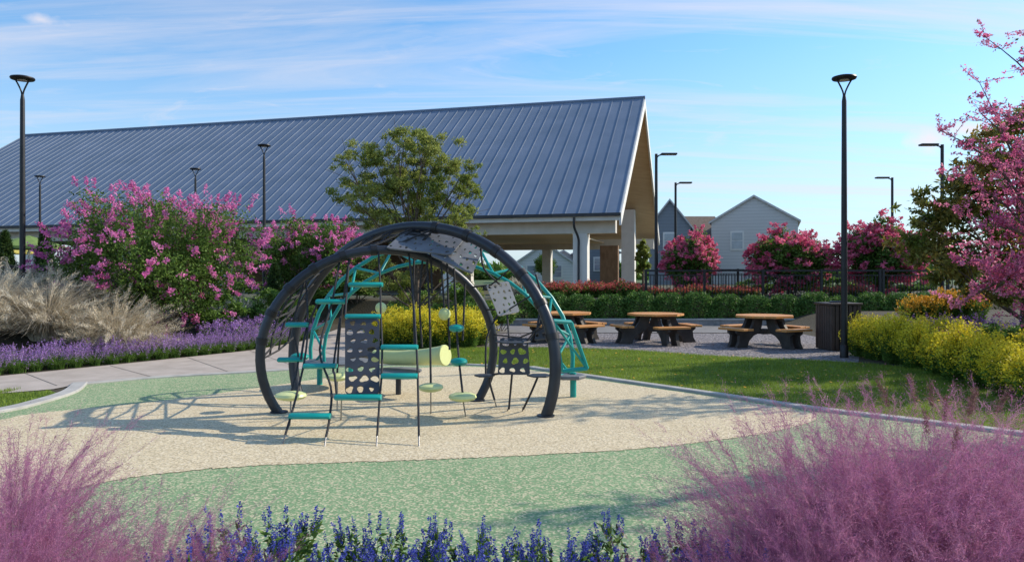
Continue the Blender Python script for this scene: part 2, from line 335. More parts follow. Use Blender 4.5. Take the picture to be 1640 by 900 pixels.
def shrub(name,label,cat_,loc,hw,h,nl,npan,leafmat='leaf_crape',flow='pink',group=None,leaf=(.085,.04),pan=(.24,.1,.05,42),zb=.12,stems=7,nc=70,hd=None,lowpan=.75,rf=1.0):
    hd=hd or hw
    root=thing(name,label,cat_,loc,0,group)
    C=[];R=[]
    while len(C)<nc:
        d=rng.normal(size=3); d/=np.linalg.norm(d); rr=rng.uniform(.15,1)**.5
        z=h*(.54+zb*.2)+d[2]*rr*h*.42
        k=.74+.26*math.sin(max(0,min(1,z/h))*2.6)
        c=np.array([d[0]*rr*hw*.86*k,d[1]*rr*hd*.86*k,z])
        C.append(c*(1+rng.normal(0,.04))); R.append(hw*rng.uniform(.15,.26)*rf)
    C=np.array(C);R=np.array(R)
    lp,_=balls(C,R,nl); keep=lp[:,2]>h*zb; lp=lp[keep]; mb=MB(); leafq(lp,leaf[0],leaf[1],mb); me=mb.mesh('foliage'); link('foliage',me,root,leafmat)
    mb=MB(); o=np.array([0,0,h*.5])
    for i in range(stems):
        a=i*6.28/stems; b=C[rng.integers(len(C))]; limb(mb,(math.cos(a)*.08*hw,math.sin(a)*.08*hw,-.1),b,.022*h/2,.008,7,.08)
    out=C-o; dist=np.linalg.norm(out/np.array([hw,hd,h*.45]),axis=1); od=np.argsort(-dist)
    for i in od[::4]: limb(mb,(0,0,h*.2),C[i],.012*h/2,.004,5,.06)
    mb.build('stems','bark',root)
    if npan:
        mb=MB(); idx=od[rng.integers(0,max(3,int(len(od)*lowpan)),npan)]; dd=unit(out[idx]/np.array([hw,hd,h*.5])+np.array([0,0,.25])+rng.normal(0,.5,(npan,3)))
        pc=C[idx]+dd*(R[idx]*rng.uniform(.75,1.15,npan))[:,None]
        panicles(mb,pc,dd,pan[3],pan[0],pan[1],pan[2]); link('blossoms',mb.mesh('blossoms'),root,flow)
    return root
def at(px,Y): x=(px-CX)*Y/F; return (x,Y,hz(x,Y))
big=shrub('crape_myrtle','large round crape myrtle covered in pink blossom beside the silvery grasses','shrub',at(262,18.3),2.5,3.3,48000,430,nc=140,pan=(.26,.115,.06,44),zb=.03,lowpan=.9)
sh2=shrub('crape_myrtle','pink flowering crape myrtle in front of the pavilion, behind the climbing arches','shrub',at(497,27.8),2.15,3.1,20000,250,nc=80,pan=(.28,.13,.08,34),leaf=(.12,.06),zb=.03)
r0=shrub('crape_myrtle','rose red crape myrtle behind the fence, nearest to the pavilion','shrub',at(1104,31),1.3,2.6,19000,430,flow='rose',nc=100,pan=(.2,.12,.085,34),leaf=(.12,.065),leafmat='leaf_crape',zb=.05,rf=1.15,lowpan=.9)
dup(r0,at(1268,31),2.1,(1.35,1.3,1.04),'wide rose red crape myrtle behind the fence in front of the grey house')
dup(r0,at(1416,30),4.0,(1.35,1.3,1.16),'rose red crape myrtle behind the fence, left of the glossy leaved tree')
g0=shrub('green_shrub','leafy green shrub left behind the climbing arches','shrub',at(436,20.6),.8,1.35,6000,0,leafmat='leaf_plant',nc=34,leaf=(.09,.045),zb=.0)
dup(g0,at(640,19.6),1,(.8,.8,.75),'low green shrub under the spreading tree, left of the yellow flowers')
dup(g0,at(745,21.5),2,(1.3,1.3,1.15),'green shrub right of the spreading tree trunk')
dup(g0,at(800,23.2),3,(1,1,.85),'green shrub between the tree and the first picnic table')
dup(g0,at(525,27.2),3,(1.7,1.3,.8),'wide green shrub left of the spreading tree trunk')
dup(g0,at(350,19.4),3,(1.2,1.2,.8),'green shrub at the right foot of the big pink crape myrtle')
dup(g0,at(474,24.5),5,(.9,.9,.8),'small green shrub at the bend of the walkway')
dup(g0,at(665,24.2),4,(1.6,1.3,.95),'wide green shrub behind the spreading tree trunk')
dup(g0,at(400,22.8),3,(1.6,1.6,.95),'green shrub between the two pink crape myrtles')
dup(g0,at(570,27.3),1,(1.7,1.3,.9),'green shrub at the far end of the walkway')
dup(g0,at(12,29),1,(1.8,1.5,.95),'green shrub behind the dark conifers at the left edge')
dup(g0,at(100,27),4,(1.6,1.4,1.0),'green shrub left of the big pink crape myrtle, right of the conifer')
def conifer(label,loc,h,w):
    root=thing('conifer_shrub',label,'conifer',loc); n=7000; t=rng.uniform(0,1,n)**.8; a=rng.uniform(0,6.28,n); r=w*(1-t)**.7*np.sqrt(rng.uniform(.3,1,n))*(1+.15*np.sin(a*5+t*20))
    mb=MB(); leafq(np.stack([np.cos(a)*r,np.sin(a)*r,t*h+.05],1),.13,.04,mb,np.array([0,0,.9])); link('foliage',mb.mesh('foliage'),root,'leaf_dark')
    m2=MB(); m2.tube([(0,0,-.1),(0,0,h*.8)],[.05,.01],6); m2.build('trunk','bark',root)
conifer('dark narrow conifer at the far left edge, left of the lamp post',at(8,21),2.0,.42)
conifer('dark narrow conifer just right of the tall left lamp post',at(72,21.5),2.1,.42)
conifer('small dark conifer between the two pink crape myrtles',at(440,25.5),1.6,.4)
def boxw(loc):
    root=thing('hedge_shrub','dense clipped green shrub in the long hedge above the low wall','hedge shrub',loc,0,'clipped shrubs of the hedge above the low wall')
    n=4600; d=unit(rng.normal(size=(n,3))); d[:,2]=np.abs(d[:,2])*1.0; k=np.array([.66,.5,1.0]); sc=rng.uniform(.8,1.04,n)[:,None]
    e=np.sign(d)*np.abs(d)**.72; mb=MB(); leafq(e*k*sc+[0,0,.0],.075,.05,mb); link('foliage',mb.mesh('foliage'),root,'leaf_box')
    m2=MB()
    for i in range(4): limb(m2,(0,0,-.1),(rng.uniform(-.3,.3),rng.uniform(-.2,.2),.7),.02,.008,4)
    m2.build('stems','bark',root); return root
b0=boxw((0.4,26.35,.02))
for i in range(1,15): dup(b0,(.4+i*1.02,26.35+rng.uniform(-.05,.05),.02),rng.choice([0,3.14])+rng.uniform(-.1,.1),(1,1,rng.uniform(.98,1.12)))
wl=thing('low_wall','low grey stone retaining wall below the hedge','wall',(7.2,25.85,0))
MB().box((0,0,.09),(16.5,.3,.2)).build('wall_body','stone',wl); MB().box((0,-.0,.215),(16.56,.36,.05),0,.008).build('coping','curb',wl)
def tree_clumps(name,label,base,Y,cl,trunk_top,nl,leafmat,leaf,r0,depth=1.2,rs=1.0,pw=.5,jit=.66,sub=9):
    root=thing(name,label,'tree',base); B=V(base); C=[];R=[]
    for (px,py,r) in cl:
        p=P(px,py,Y)-B; dy=rng.uniform(-depth,depth)*.8; C.append([p.x,dy,p.z]); R.append(r*rs)
    C=np.array(C);R=np.array(R); mb=MB()
    C2=[];R2=[]
    for c,r in zip(C,R):
        for q in range(sub): C2.append(c+rng.normal(0,1,3)*np.array([jit,jit,jit*.7])*r); R2.append(r*rng.uniform(.25,.55))
    lp,_=balls(C2,R2,nl,.7,pw); leafq(lp,*leaf,mb)
    link('crown',mb.mesh('crown'),root,leafmat)
    m=MB(); tt=V(trunk_top); tp=limb(m,(0,0,-.2),tt,r0,r0*.45,8,.03)
    for c in C:
        k=max(2,min(8,int(8*min(1,max(.25,(c[2]*.55)/tt.z))))); a=tp[k]; pp=limb(m,a,c,r0*.30,.010,6,.07,.05)
        for q in range(4):
            e=V(c)+V(rng.normal(0,.35,3)); limb(m,pp[4],e,.010,.004,3,.08)
    m.build('trunk','bark',root)
    return root
cl=[(655,232,.42),(628,240,.38),(690,238,.42),(715,262,.36),(600,258,.36),(645,262,.42),(680,272,.4),(578,285,.34),(612,290,.42),(655,300,.4),(700,300,.42),(735,288,.36),(747,310,.3),(572,318,.34),(600,330,.36),(640,335,.38),(680,335,.36),(725,330,.36),(558,300,.22),(590,352,.26),(650,362,.3),(705,358,.3),(742,350,.26),(625,372,.22),(750,372,.2),(560,262,.2),(665,218,.25),(756,292,.16),(635,300,.4),(670,320,.35),(660,250,.4),
 (620,420,.30),(640,450,.34),(700,415,.26),(730,440,.3),(670,400,.28),(650,485,.34),(700,475,.34),(600,460,.26),(755,425,.2),(755,470,.26)]
tree_clumps('spreading_tree','airy green tree with a rounded crown behind the climbing arches',at(665,22),22,cl,(0,0,3.2),62000,'leaf_tree',(.075,.04),.10,rs=1.18,pw=.7,jit=.8,sub=14)
cl=[(1505,325,.35),(1545,290,.4),(1500,350,.45),(1560,310,.6),(1530,385,.5),(1590,260,.55),(1610,320,.7),(1570,400,.6),(1640,225,.65),(1650,300,.8),(1620,400,.7),(1700,250,.9),(1720,350,.9),(1490,385,.35),(1515,415,.4),(1575,245,.3),(1615,215,.4),(1680,420,.7),(1760,300,.8),(1645,195,.35),(1550,440,.45),(1600,450,.45),(1490,425,.3),(1530,340,.5),(1570,355,.5)]
tree_clumps('glossy_tree','green and bronze leaved tree at right behind the magenta blossom tree',at(1640,15.5),15.5,cl,(0,0,2.6),30000,'leaf_magnolia',(.13,.06),.12,depth=1.0,sub=12,pw=.6)
def blossom(label,base,Y,tips,n_extra,ttop,seed):
    root=thing('blossom_tree',label,'tree',base); B=V(base); m=MB(); fl=MB(); lf=MB(); tp=limb(m,(0,0,-.2),ttop,.13,.07,8,.03); FP=[];LP=[]
    for (px,py,dy) in tips:
        e=P(px,py,Y)-B; e.y=dy; k=int(rng.integers(3,9)); pp=limb(m,tp[k],e,.040,.005,12,.07,.14)
        for i in range(4,13):
            for q in range(n_extra):
                t=pp[i]; d=V(rng.normal(0,1,3)); d.z=abs(d.z)*.8-.1; L=rng.uniform(.15,.62); e2=t+d.normalized()*L; qq=limb(m,t,e2,.005,.002,4,.06)
                for s in range(12):
                    u=rng.uniform(.15,1.0); w=qq[0].lerp(qq[-1],u); 
                    for z in range(3): FP.append(w+V(rng.normal(0,.02,3)))
                if rng.uniform()<.5: LP.append(e2)
    leafq(np.array([tuple(p) for p in FP]),.042,.036,fl); leafq(np.array([tuple(p) for p in LP]),.07,.04,lf)
    link('blossoms',fl.mesh('blossoms'),root,'magenta'); link('leaves',lf.mesh('leaves'),root,'leaf_crape'); m.build('trunk','bark',root)
    return root
tips=[(1578,60,0),(1600,120,.5),(1635,60,-.4),(1512,208,.1),(1560,190,-.5),(1610,170,.6),(1640,180,-.6),(1530,270,.5),(1590,260,-.6),(1545,330,.2),(1565,365,-.4),(1610,340,-.9),(1640,330,-.8),(1540,420,.2),(1590,450,-.5),(1630,420,-.9),(1640,470,-.7),(1700,100,.3),(1720,250,0),(1690,400,-.6),(1600,500,-.6),(1545,495,.3),(1620,250,.3),(1570,470,-.3),(1625,520,-.8)]
bt=blossom('magenta blossoming tree leaning in from the right edge',at(1730,12),12,tips,3,(-.3,0,2.2),3)
dup(bt,(7.5,8.3,hz(7.5,8.3)),2.9,1.0,'second magenta blossoming tree, out beyond the right edge nearer the viewer')
# ---------------------------------------------------------------- flower clumps / grasses
def ribb(mb,B,D,h,spread,droop,w,seg=5,tw=True):
    n=len(B); t=np.linspace(0,1,seg+1)[None,:,None]; D3=np.concatenate([D,np.zeros((n,1))],1)[:,None,:]
    p=B[:,None,:]+D3*(spread[:,None,None]*t**2)+np.array([0,0,1.])[None,None]*(h[:,None,None]*(t-droop[:,None,None]*t**3))
    a=rng.uniform(0,6.28,n); s=np.stack([np.cos(a),np.sin(a),a*0],1)[:,None,:]*(w[:,None,None]*(1-.85*t)*.5)
    vs=np.stack([p-s,p+s],2).reshape(-1,3); k=np.arange(seg)[None,:]*2; b=(np.arange(n)*(seg+1)*2)[:,None]
    i0=(b+k).ravel(); mb.add(vs,np.stack([i0,i0+1,i0+3,i0+2],1)); return p
def fclump(name,label,cat_,loc,h,r,ns,sl,sw,ps,npet,nl,leaf,flow,leafmat='leaf_plant',group=None,top=.5,basal=False,cloud=False,dome=.28):
    root=thing(name,label,cat_,loc,0,group); a=rng.uniform(0,6.28,ns); q=np.sqrt(rng.uniform(0,1,ns)); D=np.stack([np.cos(a),np.sin(a)],1)
    B=np.concatenate([D*(q*r*.45)[:,None],np.full((ns,1),-.02)],1); hh=h*(1.03-dome*q**2)*rng.uniform(.78,1.12,ns); mb=MB()
    p=ribb(mb,B,D,hh,q*r*.6,np.zeros(ns),np.full(ns,.007),4)
    i=rng.integers(0,ns,nl); t=rng.uniform(.02 if not basal else 0,1-sl/h*.7,nl) if not basal else rng.uniform(0,.12,nl)
    def pos(i,t): return B[i]+np.concatenate([D[i]*(q[i]*r*.6*t**2)[:,None],(hh[i]*t)[:,None]],1)
    if basal:
        ba=rng.uniform(0,6.28,nl); bd=np.stack([np.cos(ba),np.sin(ba)],1); bb=np.concatenate([bd*rng.uniform(0,r*.3,nl)[:,None],np.zeros((nl,1))],1)
        ribb(mb,bb,bd,h*rng.uniform(.5,.85,nl),r*rng.uniform(.4,1.1,nl),rng.uniform(.3,.8,nl),np.full(nl,leaf[1]),5)
    else:
        leafq(pos(i,t),leaf[0],leaf[1],mb,np.concatenate([D[i]*.6,np.full((nl,1),.5)],1))
    link('foliage',mb.mesh('foliage'),root,leafmat)
    fm=MB(); m=ns*npet; i=np.repeat(np.arange(ns),npet); t=rng.uniform(0,1,m); base=pos(i,1-t*sl/hh[i])
    w=sw*(np.sin(np.clip(t*2.6+.35,0,3.0)) if cloud else (.25+.75*t)); ang=rng.uniform(0,6.28,m)
    off=np.stack([np.cos(ang),np.sin(ang),rng.normal(0,.3,m)],1)*(w*rng.uniform(.4,1,m))[:,None]
    leafq(base+off,ps,ps*.75,fm,unit(off+1e-6)*.8+np.array([0,0,.3])); link('flowers',fm.mesh('flowers'),root,flow); return root
yl='yellow flowering perennial in the dense border along the right of the lawn'
y0=fclump('yellow_flower_plant',yl,'flowers',(0,0,0),.92,.48,130,.30,.06,.036,30,2400,(.09,.022),'yellow',group='yellow perennials in the right border',cloud=True,dome=.5)
y1=fclump('yellow_flower_plant',yl,'flowers',(0,0,0),.86,.48,130,.26,.06,.036,30,2400,(.09,.022),'yellow',group='yellow perennials in the right border',cloud=True,dome=.5)
yp=[(1392,573),(1418,578),(1450,585),(1484,594),(1520,605),(1557,616),(1597,628),(1640,641),(1690,656),(1410,562),(1445,566),(1490,576),(1530,586),(1575,595),(1620,606),(1670,620)]
for i,(a,b) in enumerate(yp):
    g=G(a,b); src=(y0,y1)[i%2]; loc=(g.x,g.y+.3,hz(g.x,g.y))
    if i<2: src.location=loc
    else: s_=rng.uniform(.82,1.12); dup(src,loc,rng.uniform(0,6),(s_,s_,s_*rng.uniform(.92,1.1)))
for i,(a,b) in enumerate([(612,556),(645,557),(680,558),(715,557),(748,556),(632,548),(670,548),(705,548),(740,548),(765,552)]):
    g=G(a,b); dup((y0,y1)[i%2],(g.x,g.y,0),rng.uniform(0,6),rng.uniform(.95,1.12),'yellow flowering perennial in the bed behind the climbing arches','yellow perennials behind the climbing arches')
pu=fclump('purple_flower_plant','dark purple flower spikes behind the yellow border at right','flowers',at(1470,16.5),.75,.45,90,.3,.02,.03,22,1200,(.08,.025),'purple',group='dark purple flowers behind the yellow border')
for px,Y in[(1500,16.3),(1530,16),(1560,15.6),(1590,15.2),(1620,14.6),(1650,14),(1448,17),(1515,15.2),(1550,14.7),(1590,14)]: dup(pu,at(px,Y),rng.uniform(0,6),rng.uniform(.95,1.15))
og=fclump('orange_flower_plant','orange yellow daisies behind the purple flowers at right','flowers',at(1490,18.2),.85,.5,90,.1,.07,.045,14,2200,(.09,.03),'orange',group='orange daisies behind the purple flowers')
for px,Y in[(1515,18.4),(1540,18.1),(1468,18.4),(1560,18.3)]: dup(og,at(px,Y),rng.uniform(0,6),rng.uniform(.9,1.05))
gs=shrub('green_shrub','dark green mound at the far right behind the yellow border','shrub',at(1640,12.4),.7,1.05,4000,0,leafmat='leaf_box',nc=25,zb=.03,leaf=(.07,.04))
mg=fclump('pink_flower_plant','magenta flowering perennial among the purple flowers at right','flowers',at(1545,13.6),.75,.35,40,.15,.05,.035,16,600,(.08,.03),'magenta',group='magenta perennials among the purple flowers')
for px,Y in[(1575,13.0),(1510,14.6)]: dup(mg,at(px,Y),1,.95)
lv=fclump('lilac_flower_plant','soft lilac flowering perennial between the walkway bend and the crape myrtles','flowers',at(418,19.2),.7,.5,60,.2,.05,.035,18,1400,(.09,.025),'violet',group='lilac perennials by the walkway bend')
for px,Y in[(390,18.6),(368,18.0),(440,20.9),(455,22.4),(345,17.8),(405,20.2),(474,24.2),(425,20.4),(380,19.4)]: dup(lv,at(px,Y),rng.uniform(0,6),rng.uniform(.75,1.0))
rf=fclump('red_flower_plant','red flowering plant in front of the pavilion columns','flowers',at(880,29.5),.62,.6,70,.12,.1,.06,12,1200,(.12,.05),'red',group='red flowers in front of the pavilion columns')
for i in range(9): dup(rf,at(896+i*15,29.5+rng.uniform(-.4,.4)),rng.uniform(0,6),rng.uniform(.8,1.1))
for px in(1046,1066,1088,1112,1136,1160,1184,1205,1325,1350,1372): dup(rf,at(px,29+rng.uniform(-.3,.3)),rng.uniform(0,6),rng.uniform(.6,.85),'low red flowering plant just behind the long metal fence','low red flowers behind the fence')
for px in(1225,1290,1340,1455): dup(g0,at(px,33),rng.uniform(0,6),(1.9,1.2,.62),'low green shrub between the two metal railings','low green shrubs between the railings')
li=fclump('liriope_plant','low grassy clump with lilac flower spikes edging the walkway','flowers',(0,0,0),.46,.34,30,.21,.011,.021,22,230,(.3,.011),'violet',group='lilac spiked clumps edging the walkway',basal=True)
ed=cat(gp([(-60,609),(0,603),(200,583),(400,562),(480,548),(520,535)])); dl_=[0]
for i in range(1,len(ed)): dl_.append(dl_[-1]+(ed[i]-ed[i-1]).length)
fst=True
for row,off in enumerate((.28,.6,.92)):
    s_=rng.uniform(0,.3)
    while s_<dl_[-1]:
        i=max(1,int(np.searchsorted(dl_,s_))); i=min(i,len(ed)-1); t=(ed[i]-ed[i-1]).normalized(); p=ed[i-1]+t*(s_-dl_[i-1])+V((-t.y,t.x,0))*(off+rng.uniform(-.06,.06))
        if not (row==2 and s_>dl_[-1]*.72):
            loc=(p.x,p.y,hz(p.x,p.y))
            if fst: li.location=loc; fst=False
            else: dup(li,loc,rng.uniform(0,6),rng.uniform(.78,1.15))
        s_+=.34
def silver(label,loc,h,r,n):
    root=thing('ornamental_grass',label,'ornamental grass',loc); a=rng.uniform(0,6.28,n); D=np.stack([np.cos(a),np.sin(a)],1); q=np.sqrt(rng.uniform(0,1,n))
    B=np.concatenate([D*(q*.25)[:,None],np.zeros((n,1))],1); mb=MB()
    hh=h*rng.uniform(.5,1.25,n)*(1.1-.3*q); p=ribb(mb,B,D,hh,r*rng.uniform(.2,1.15,n)*q**.5,rng.uniform(.1,.8,n),np.full(n,.014),6)
    link('blades',mb.mesh('blades'),root,'silver')
    m2=MB(); ii=rng.choice(n,190,replace=False); 
    i=np.repeat(ii,80); t=rng.uniform(0,1,len(i)); hb=p[i,4]*(1-t)[:,None]+p[i,6]*t[:,None]+np.array([0,0,.10])*t[:,None]+rng.normal(0,.018,(len(i),3)); d=unit(np.concatenate([D[i]*.5,rng.uniform(.1,1,(len(i),1))],1)+rng.normal(0,.3,(len(i),3))); L=rng.uniform(.05,.11,len(i))[:,None]
    s=unit(np.cross(d,rng.normal(size=d.shape)))*.006; m2.add(np.stack([hb-s,hb+s,hb+d*L],1).reshape(-1,3),np.arange(3*len(hb)).reshape(-1,3)); link('plumes',m2.mesh('plumes'),root,'silver')
    return root
sg=silver('silvery feather grass mound nearest the foot of the pink crape myrtle',at(185,16.0),1.22,1.25,4600)
dup(sg,at(75,15.8),1,(1.2,1.2,1.12),'tall silvery feather grass mound second from the left edge')
dup(sg,at(-15,15.4),2.5,1.12,'silvery feather grass mound cut by the left edge')
dup(sg,at(125,17.4),4,(1.25,1.25,1.0),'silvery feather grass mound behind the others at left')
dup(sg,at(30,17.6),5,(1.25,1.25,.95),'silvery feather grass mound at left in front of the conifers')
dup(sg,at(392,21.0),4,(.7,.7,.75),'small pale feather grass right of the big crape myrtle')
dup(sg,at(835,29.3),4,(.6,.6,.7),'small white feather grass left of the red flowers')
def muhly(label,loc,h,r,ns,nh,group=None):
    root=thing('muhly_grass',label,'ornamental grass',loc,0,group); a=rng.uniform(0,6.28,ns); D=np.stack([np.cos(a),np.sin(a)],1); q=np.sqrt(rng.uniform(0,1,ns))
    B=np.concatenate([D*(q*.12)[:,None],np.zeros((ns,1))],1); hh=h*rng.uniform(.55,1.22,ns)*(1.08-.22*q); sp=r*q*rng.uniform(.5,1.6,ns); dr=rng.uniform(0,.32,ns); mb=MB()
    ribb(mb,B,D,hh,sp,dr,np.full(ns,.0024),8)
    m=ns*nh; i=np.repeat(np.arange(ns),nh); t=1-rng.uniform(0,1,m)**1.1*.55
    p=B[i]+np.concatenate([D[i]*(sp[i]*t**2)[:,None],(hh[i]*(t-dr[i]*t**3))[:,None]],1)
    up=np.array([0,0,1.]); d=unit(np.concatenate([D[i]*.5,np.full((m,1),.75)],1)+rng.normal(0,.42,(m,3))); L=(rng.uniform(.04,.15,m)*(1.35-t*.95))[:,None]
    s=unit(np.cross(d,rng.normal(size=d.shape)))*.0006; mid=p+d*L*.55+rng.normal(0,.006,(m,3)); tip=p+d*L+np.concatenate([D[i],np.full((m,1),.0)],1)*L*.35+rng.normal(0,.012,(m,3))
    vs=np.stack([p-s,p+s,mid+s*.9,mid-s*.9,tip],1).reshape(-1,3); b=np.arange(m)*5
    m2=MB(); m2.add(vs,np.stack([b,b+1,b+2,b+3],1)); m2.f+=np.stack([b+3,b+2,b+4],1).tolist()
    k=rng.integers(0,m,int(m*1.3)); leafq(tip[k]+rng.normal(0,.014,(len(k),3)),.0065,.004,m2)
    link('plumes',m2.mesh('plumes'),root,'muhly')
    nb=160; a=rng.uniform(0,6.28,nb); D2=np.stack([np.cos(a),np.sin(a)],1); B2=np.concatenate([D2*(rng.uniform(0,.12,nb))[:,None],np.zeros((nb,1))],1)
    ribb(mb,B2,D2,h*rng.uniform(.35,.6,nb),r*rng.uniform(.2,.8,nb),rng.uniform(.1,.4,nb),np.full(nb,.004),6)
    link('blades',mb.mesh('blades'),root,'muhlygreen'); return root
gl='soft mauve pink muhly grass plume clump in the right foreground'; gg='muhly grasses filling the right foreground'
m0=muhly(gl,(1.35,3.6,0),1.12,.55,140,125,gg); m1=muhly(gl,(1.85,3.45,0),1.14,.55,140,125,gg)
for i,(x,y,s) in enumerate([(2.3,3.6,1.0),(1.6,3.0,.88),(2.05,2.85,.9),(1.1,3.15,.72),(2.7,4.1,.95),(1.2,2.6,.70),(1.6,2.4,.78),(2.1,3.95,.95),(.85,2.75,.60),(2.55,3.1,.95),(1.65,3.75,.98),(1.85,3.1,.9),(1.4,3.2,.84),(.75,3.1,.58),(1.35,2.9,.8),(1.0,2.5,.64)]): dup((m0,m1)[i%2],(x,y,0),rng.uniform(0,6),s)
gl='soft mauve pink muhly grass plume clump in the left foreground'; gg='muhly grasses filling the left foreground'
for i,(x,y,s) in enumerate([(-2.25,3.45,.88),(-1.85,3.05,.72),(-2.6,3.9,.9),(-1.62,3.3,.66),(-1.5,2.7,.62),(-2.0,2.6,.74),(-2.2,3.0,.8),(-1.75,2.4,.66),(-1.3,3.2,.6)]): dup((m0,m1)[i%2],(x,y,0),rng.uniform(0,6),s,gl,gg)
def seedgrass(label,loc,h):
    root=thing('fountain_grass',label,'ornamental grass',loc); mb=MB(); ns=9; a=rng.uniform(0,6.28,ns); D=np.stack([np.cos(a),np.sin(a)],1); B=np.zeros((ns,3)); hh=h*rng.uniform(.85,1.05,ns); sp=rng.uniform(.1,.35,ns); ribb(mb,B,D,hh,sp,np.zeros(ns),np.full(ns,.004),7)
    m2=MB(); i=np.repeat(np.arange(ns),260); t=rng.uniform(.9,1,len(i)); p=B[i]+np.concatenate([D[i]*(sp[i]*t**2)[:,None],(hh[i]*t)[:,None]],1)+rng.normal(0,.006,(len(i),3)); leafq(p,.02,.003,m2,np.array([0,0,.7]))
    link('stalks',mb.mesh('stalks'),root,'muhlygreen'); link('seed_heads',m2.mesh('seed_heads'),root,'seed')
seedgrass('brown bristly seed heads rising from the muhly grass at right',(2.05,3.55,0),1.2)
sal='upright blue salvia with dense flower spikes in the foreground bed'; sgp='blue salvias along the foreground bed'
s0=fclump('salvia_plant',sal,'flowers',(0,0,0),.60,.30,23,.14,.010,.013,80,1000,(.055,.02),'blue',group=sgp)
s1=fclump('salvia_plant',sal,'flowers',(0,0,0),.57,.30,21,.12,.010,.013,80,1000,(.055,.02),'blue',group=sgp)
k=0
for row,(Y,x0,x1,n,sc) in enumerate([(3.75,-1.3,1.3,14,.82),(3.45,-1.4,1.2,15,.88),(3.12,-1.5,1.05,15,.93),(2.8,-1.3,.9,12,.98)]):
    for i in range(n):
        loc=(x0+(x1-x0)*i/(n-1)+rng.uniform(-.07,.07),Y+rng.uniform(-.1,.1),0); s=sc*rng.uniform(.82,1.12)
        if k<2: (s0,s1)[k].location=loc
        else: dup((s0,s1)[k%2],loc,rng.uniform(0,6),s)
        k+=1
# ---------------------------------------------------------------- play structure
PO=V((-1.5,9.6,0)); play=thing('play_structure','dome shaped climber of two charcoal arches with teal truss, ropes, steps and pods','play equipment',PO)
def pb(mb,name,mat,smooth=True,parent=None): return mb.build(name,mat,parent or play,PO,smooth)
def arc(Lf,Rt,b,c,n=48,lean=0):
    Mi=(Lf+Rt)/2; d=(Rt-Lf); ch=d.length; d=d.normalized(); a=ch/2/math.sqrt(1-(c/b)**2); e=math.asin(c/b); out=[]
    nn=V((-d.y,d.x,0))
    for i in range(n+1):
        p=math.pi+e-(math.pi+2*e)*i/n; q=Mi+d*a*math.cos(p); q.z=c+b*math.sin(p); q+=nn*lean*q.z; out.append(q)
    return out
A=arc(G(447,662),G(764,643),1.36,.714,48,-.05); B=arc(G(478,632),G(874,668),1.80,.6,48,.04)
pb(MB().tube(A,.060,16),'arch','charcoal'); pb(MB().tube(B,.072,16),'arch','charcoal')
for q in(A[0],A[-1],B[0],B[-1]): pb(MB().lathe([(.11,.013),(.11,.03),(.085,.035)],(q.x,q.y,0)),'base_plate','charcoal')
T1=arc(G(505,617),G(908,634),1.74,.5,22); cm=(T1[0]+T1[-1])/2
T2=[cm+V(((p.x-cm.x)*.86+.04,(p.y-cm.y)*.86-.38,0)) for p in T1]
for p,q in zip(T2,T1): p.z=.62+(q.z-.62)*.82
T1=T1[1:-1]; T2=T2[1:-1]
pb(MB().tube(T1,.031,10),'truss_rail','teal'); pb(MB().tube(T2,.027,10),'truss_rail','teal')
for i in range(0,len(T1)-1,2):
    pb(MB().tube([T1[i],T2[i+1]],.020,8),'truss_strut','teal'); pb(MB().tube([T2[i+1],T1[min(i+2,len(T1)-1)]],.020,8),'truss_strut','teal')
pb(MB().tube([T1[-1],T2[-1]],.020,8),'truss_strut','teal'); pb(MB().tube([T1[0],T2[0]],.020,8),'truss_strut','teal')
lp_=[P(886,514,10.0),P(914,516,10.15),P(940,590,10.35),P(900,594,10.25)]
for i in range(4): pb(MB().tube([lp_[i],lp_[(i+1)%4]],.030,8),'loop_frame','teal')
pb(MB().tube([lp_[0],lp_[2]],.018,8),'loop_frame','teal')
for g in (G(512,617),G(918,637),G(562,604)):
    z=.42 if g.x<0 else .36
    pb(MB().tube([(g.x,g.y,0),(g.x,g.y,z)],.045,12),'post','teal')
def disc(px,py,Y,r,mat,name,th=.04,seg=28,rot=0):
    c=P(px,py,Y); return pb(MB().lathe([(r*.5,-th),(r*.93,-th),(r,-th*.6),(r,-.008),(r*.97,0),(.001,.002)],c,seg,rot),name,mat)
disc(540,577,11.6,.50,'greypanel','platform'); disc(636,592,10.9,.36,'greypanel','platform'); disc(912,600,10.6,.24,'greypanel','platform',.05,6)
c_=P(638,592,10.9); pb(MB().tube([(c_.x,c_.y,0),(c_.x,c_.y,c_.z-.04)],.04,12),'post','charcoal')
def step(px,py,Y,w):
    c=P(px,py,Y); hw=w/2*Y/F; pb(MB().tube([c-V((hw,0,0)),c-V((hw-.012,0,0)),c+V((hw-.012,0,0)),c+V((hw,0,0))],[.065,.075,.075,.065],14,True,.42),'step','teal')
for s in[(586,456,9.35,54),(531,483,9.2,48),(476,520,9.1,34),(582,507,8.9,56),(640,556,8.55,58),(466,576,9.2,40),(513,586,8.5,52),(640,602,8.25,58),(574,636,8.05,74),(497,666,7.9,66)]: step(*s)
def pod(px,py,Y,r,mat,name='pod'):
    c=P(px,py,Y); pb(MB().lathe([(.001,-.055),(r*.5,-.052),(r*.85,-.034),(r,-.005),(r*.93,.022),(r*.6,.042),(.001,.05)],c,26),name,mat)
for s in[(466,633,8.6,.18,'lime'),(540,603,9.6,.15,'lime'),(690,620,9.2,.155,'lime'),(741,635,9.0,.17,'lime'),(731,525,9.7,.10,'teal'),(735,579,9.4,.11,'teal'),(480,571,9.8,.12,'teal')]: pod(*s)
def ball(px,py,Y,r,mat):
    pb(MB().lathe([(max(.001,r*math.sin(t)),-r*math.cos(t)) for t in np.linspace(0,math.pi,12)],P(px,py,Y),20),'grip_ball',mat)
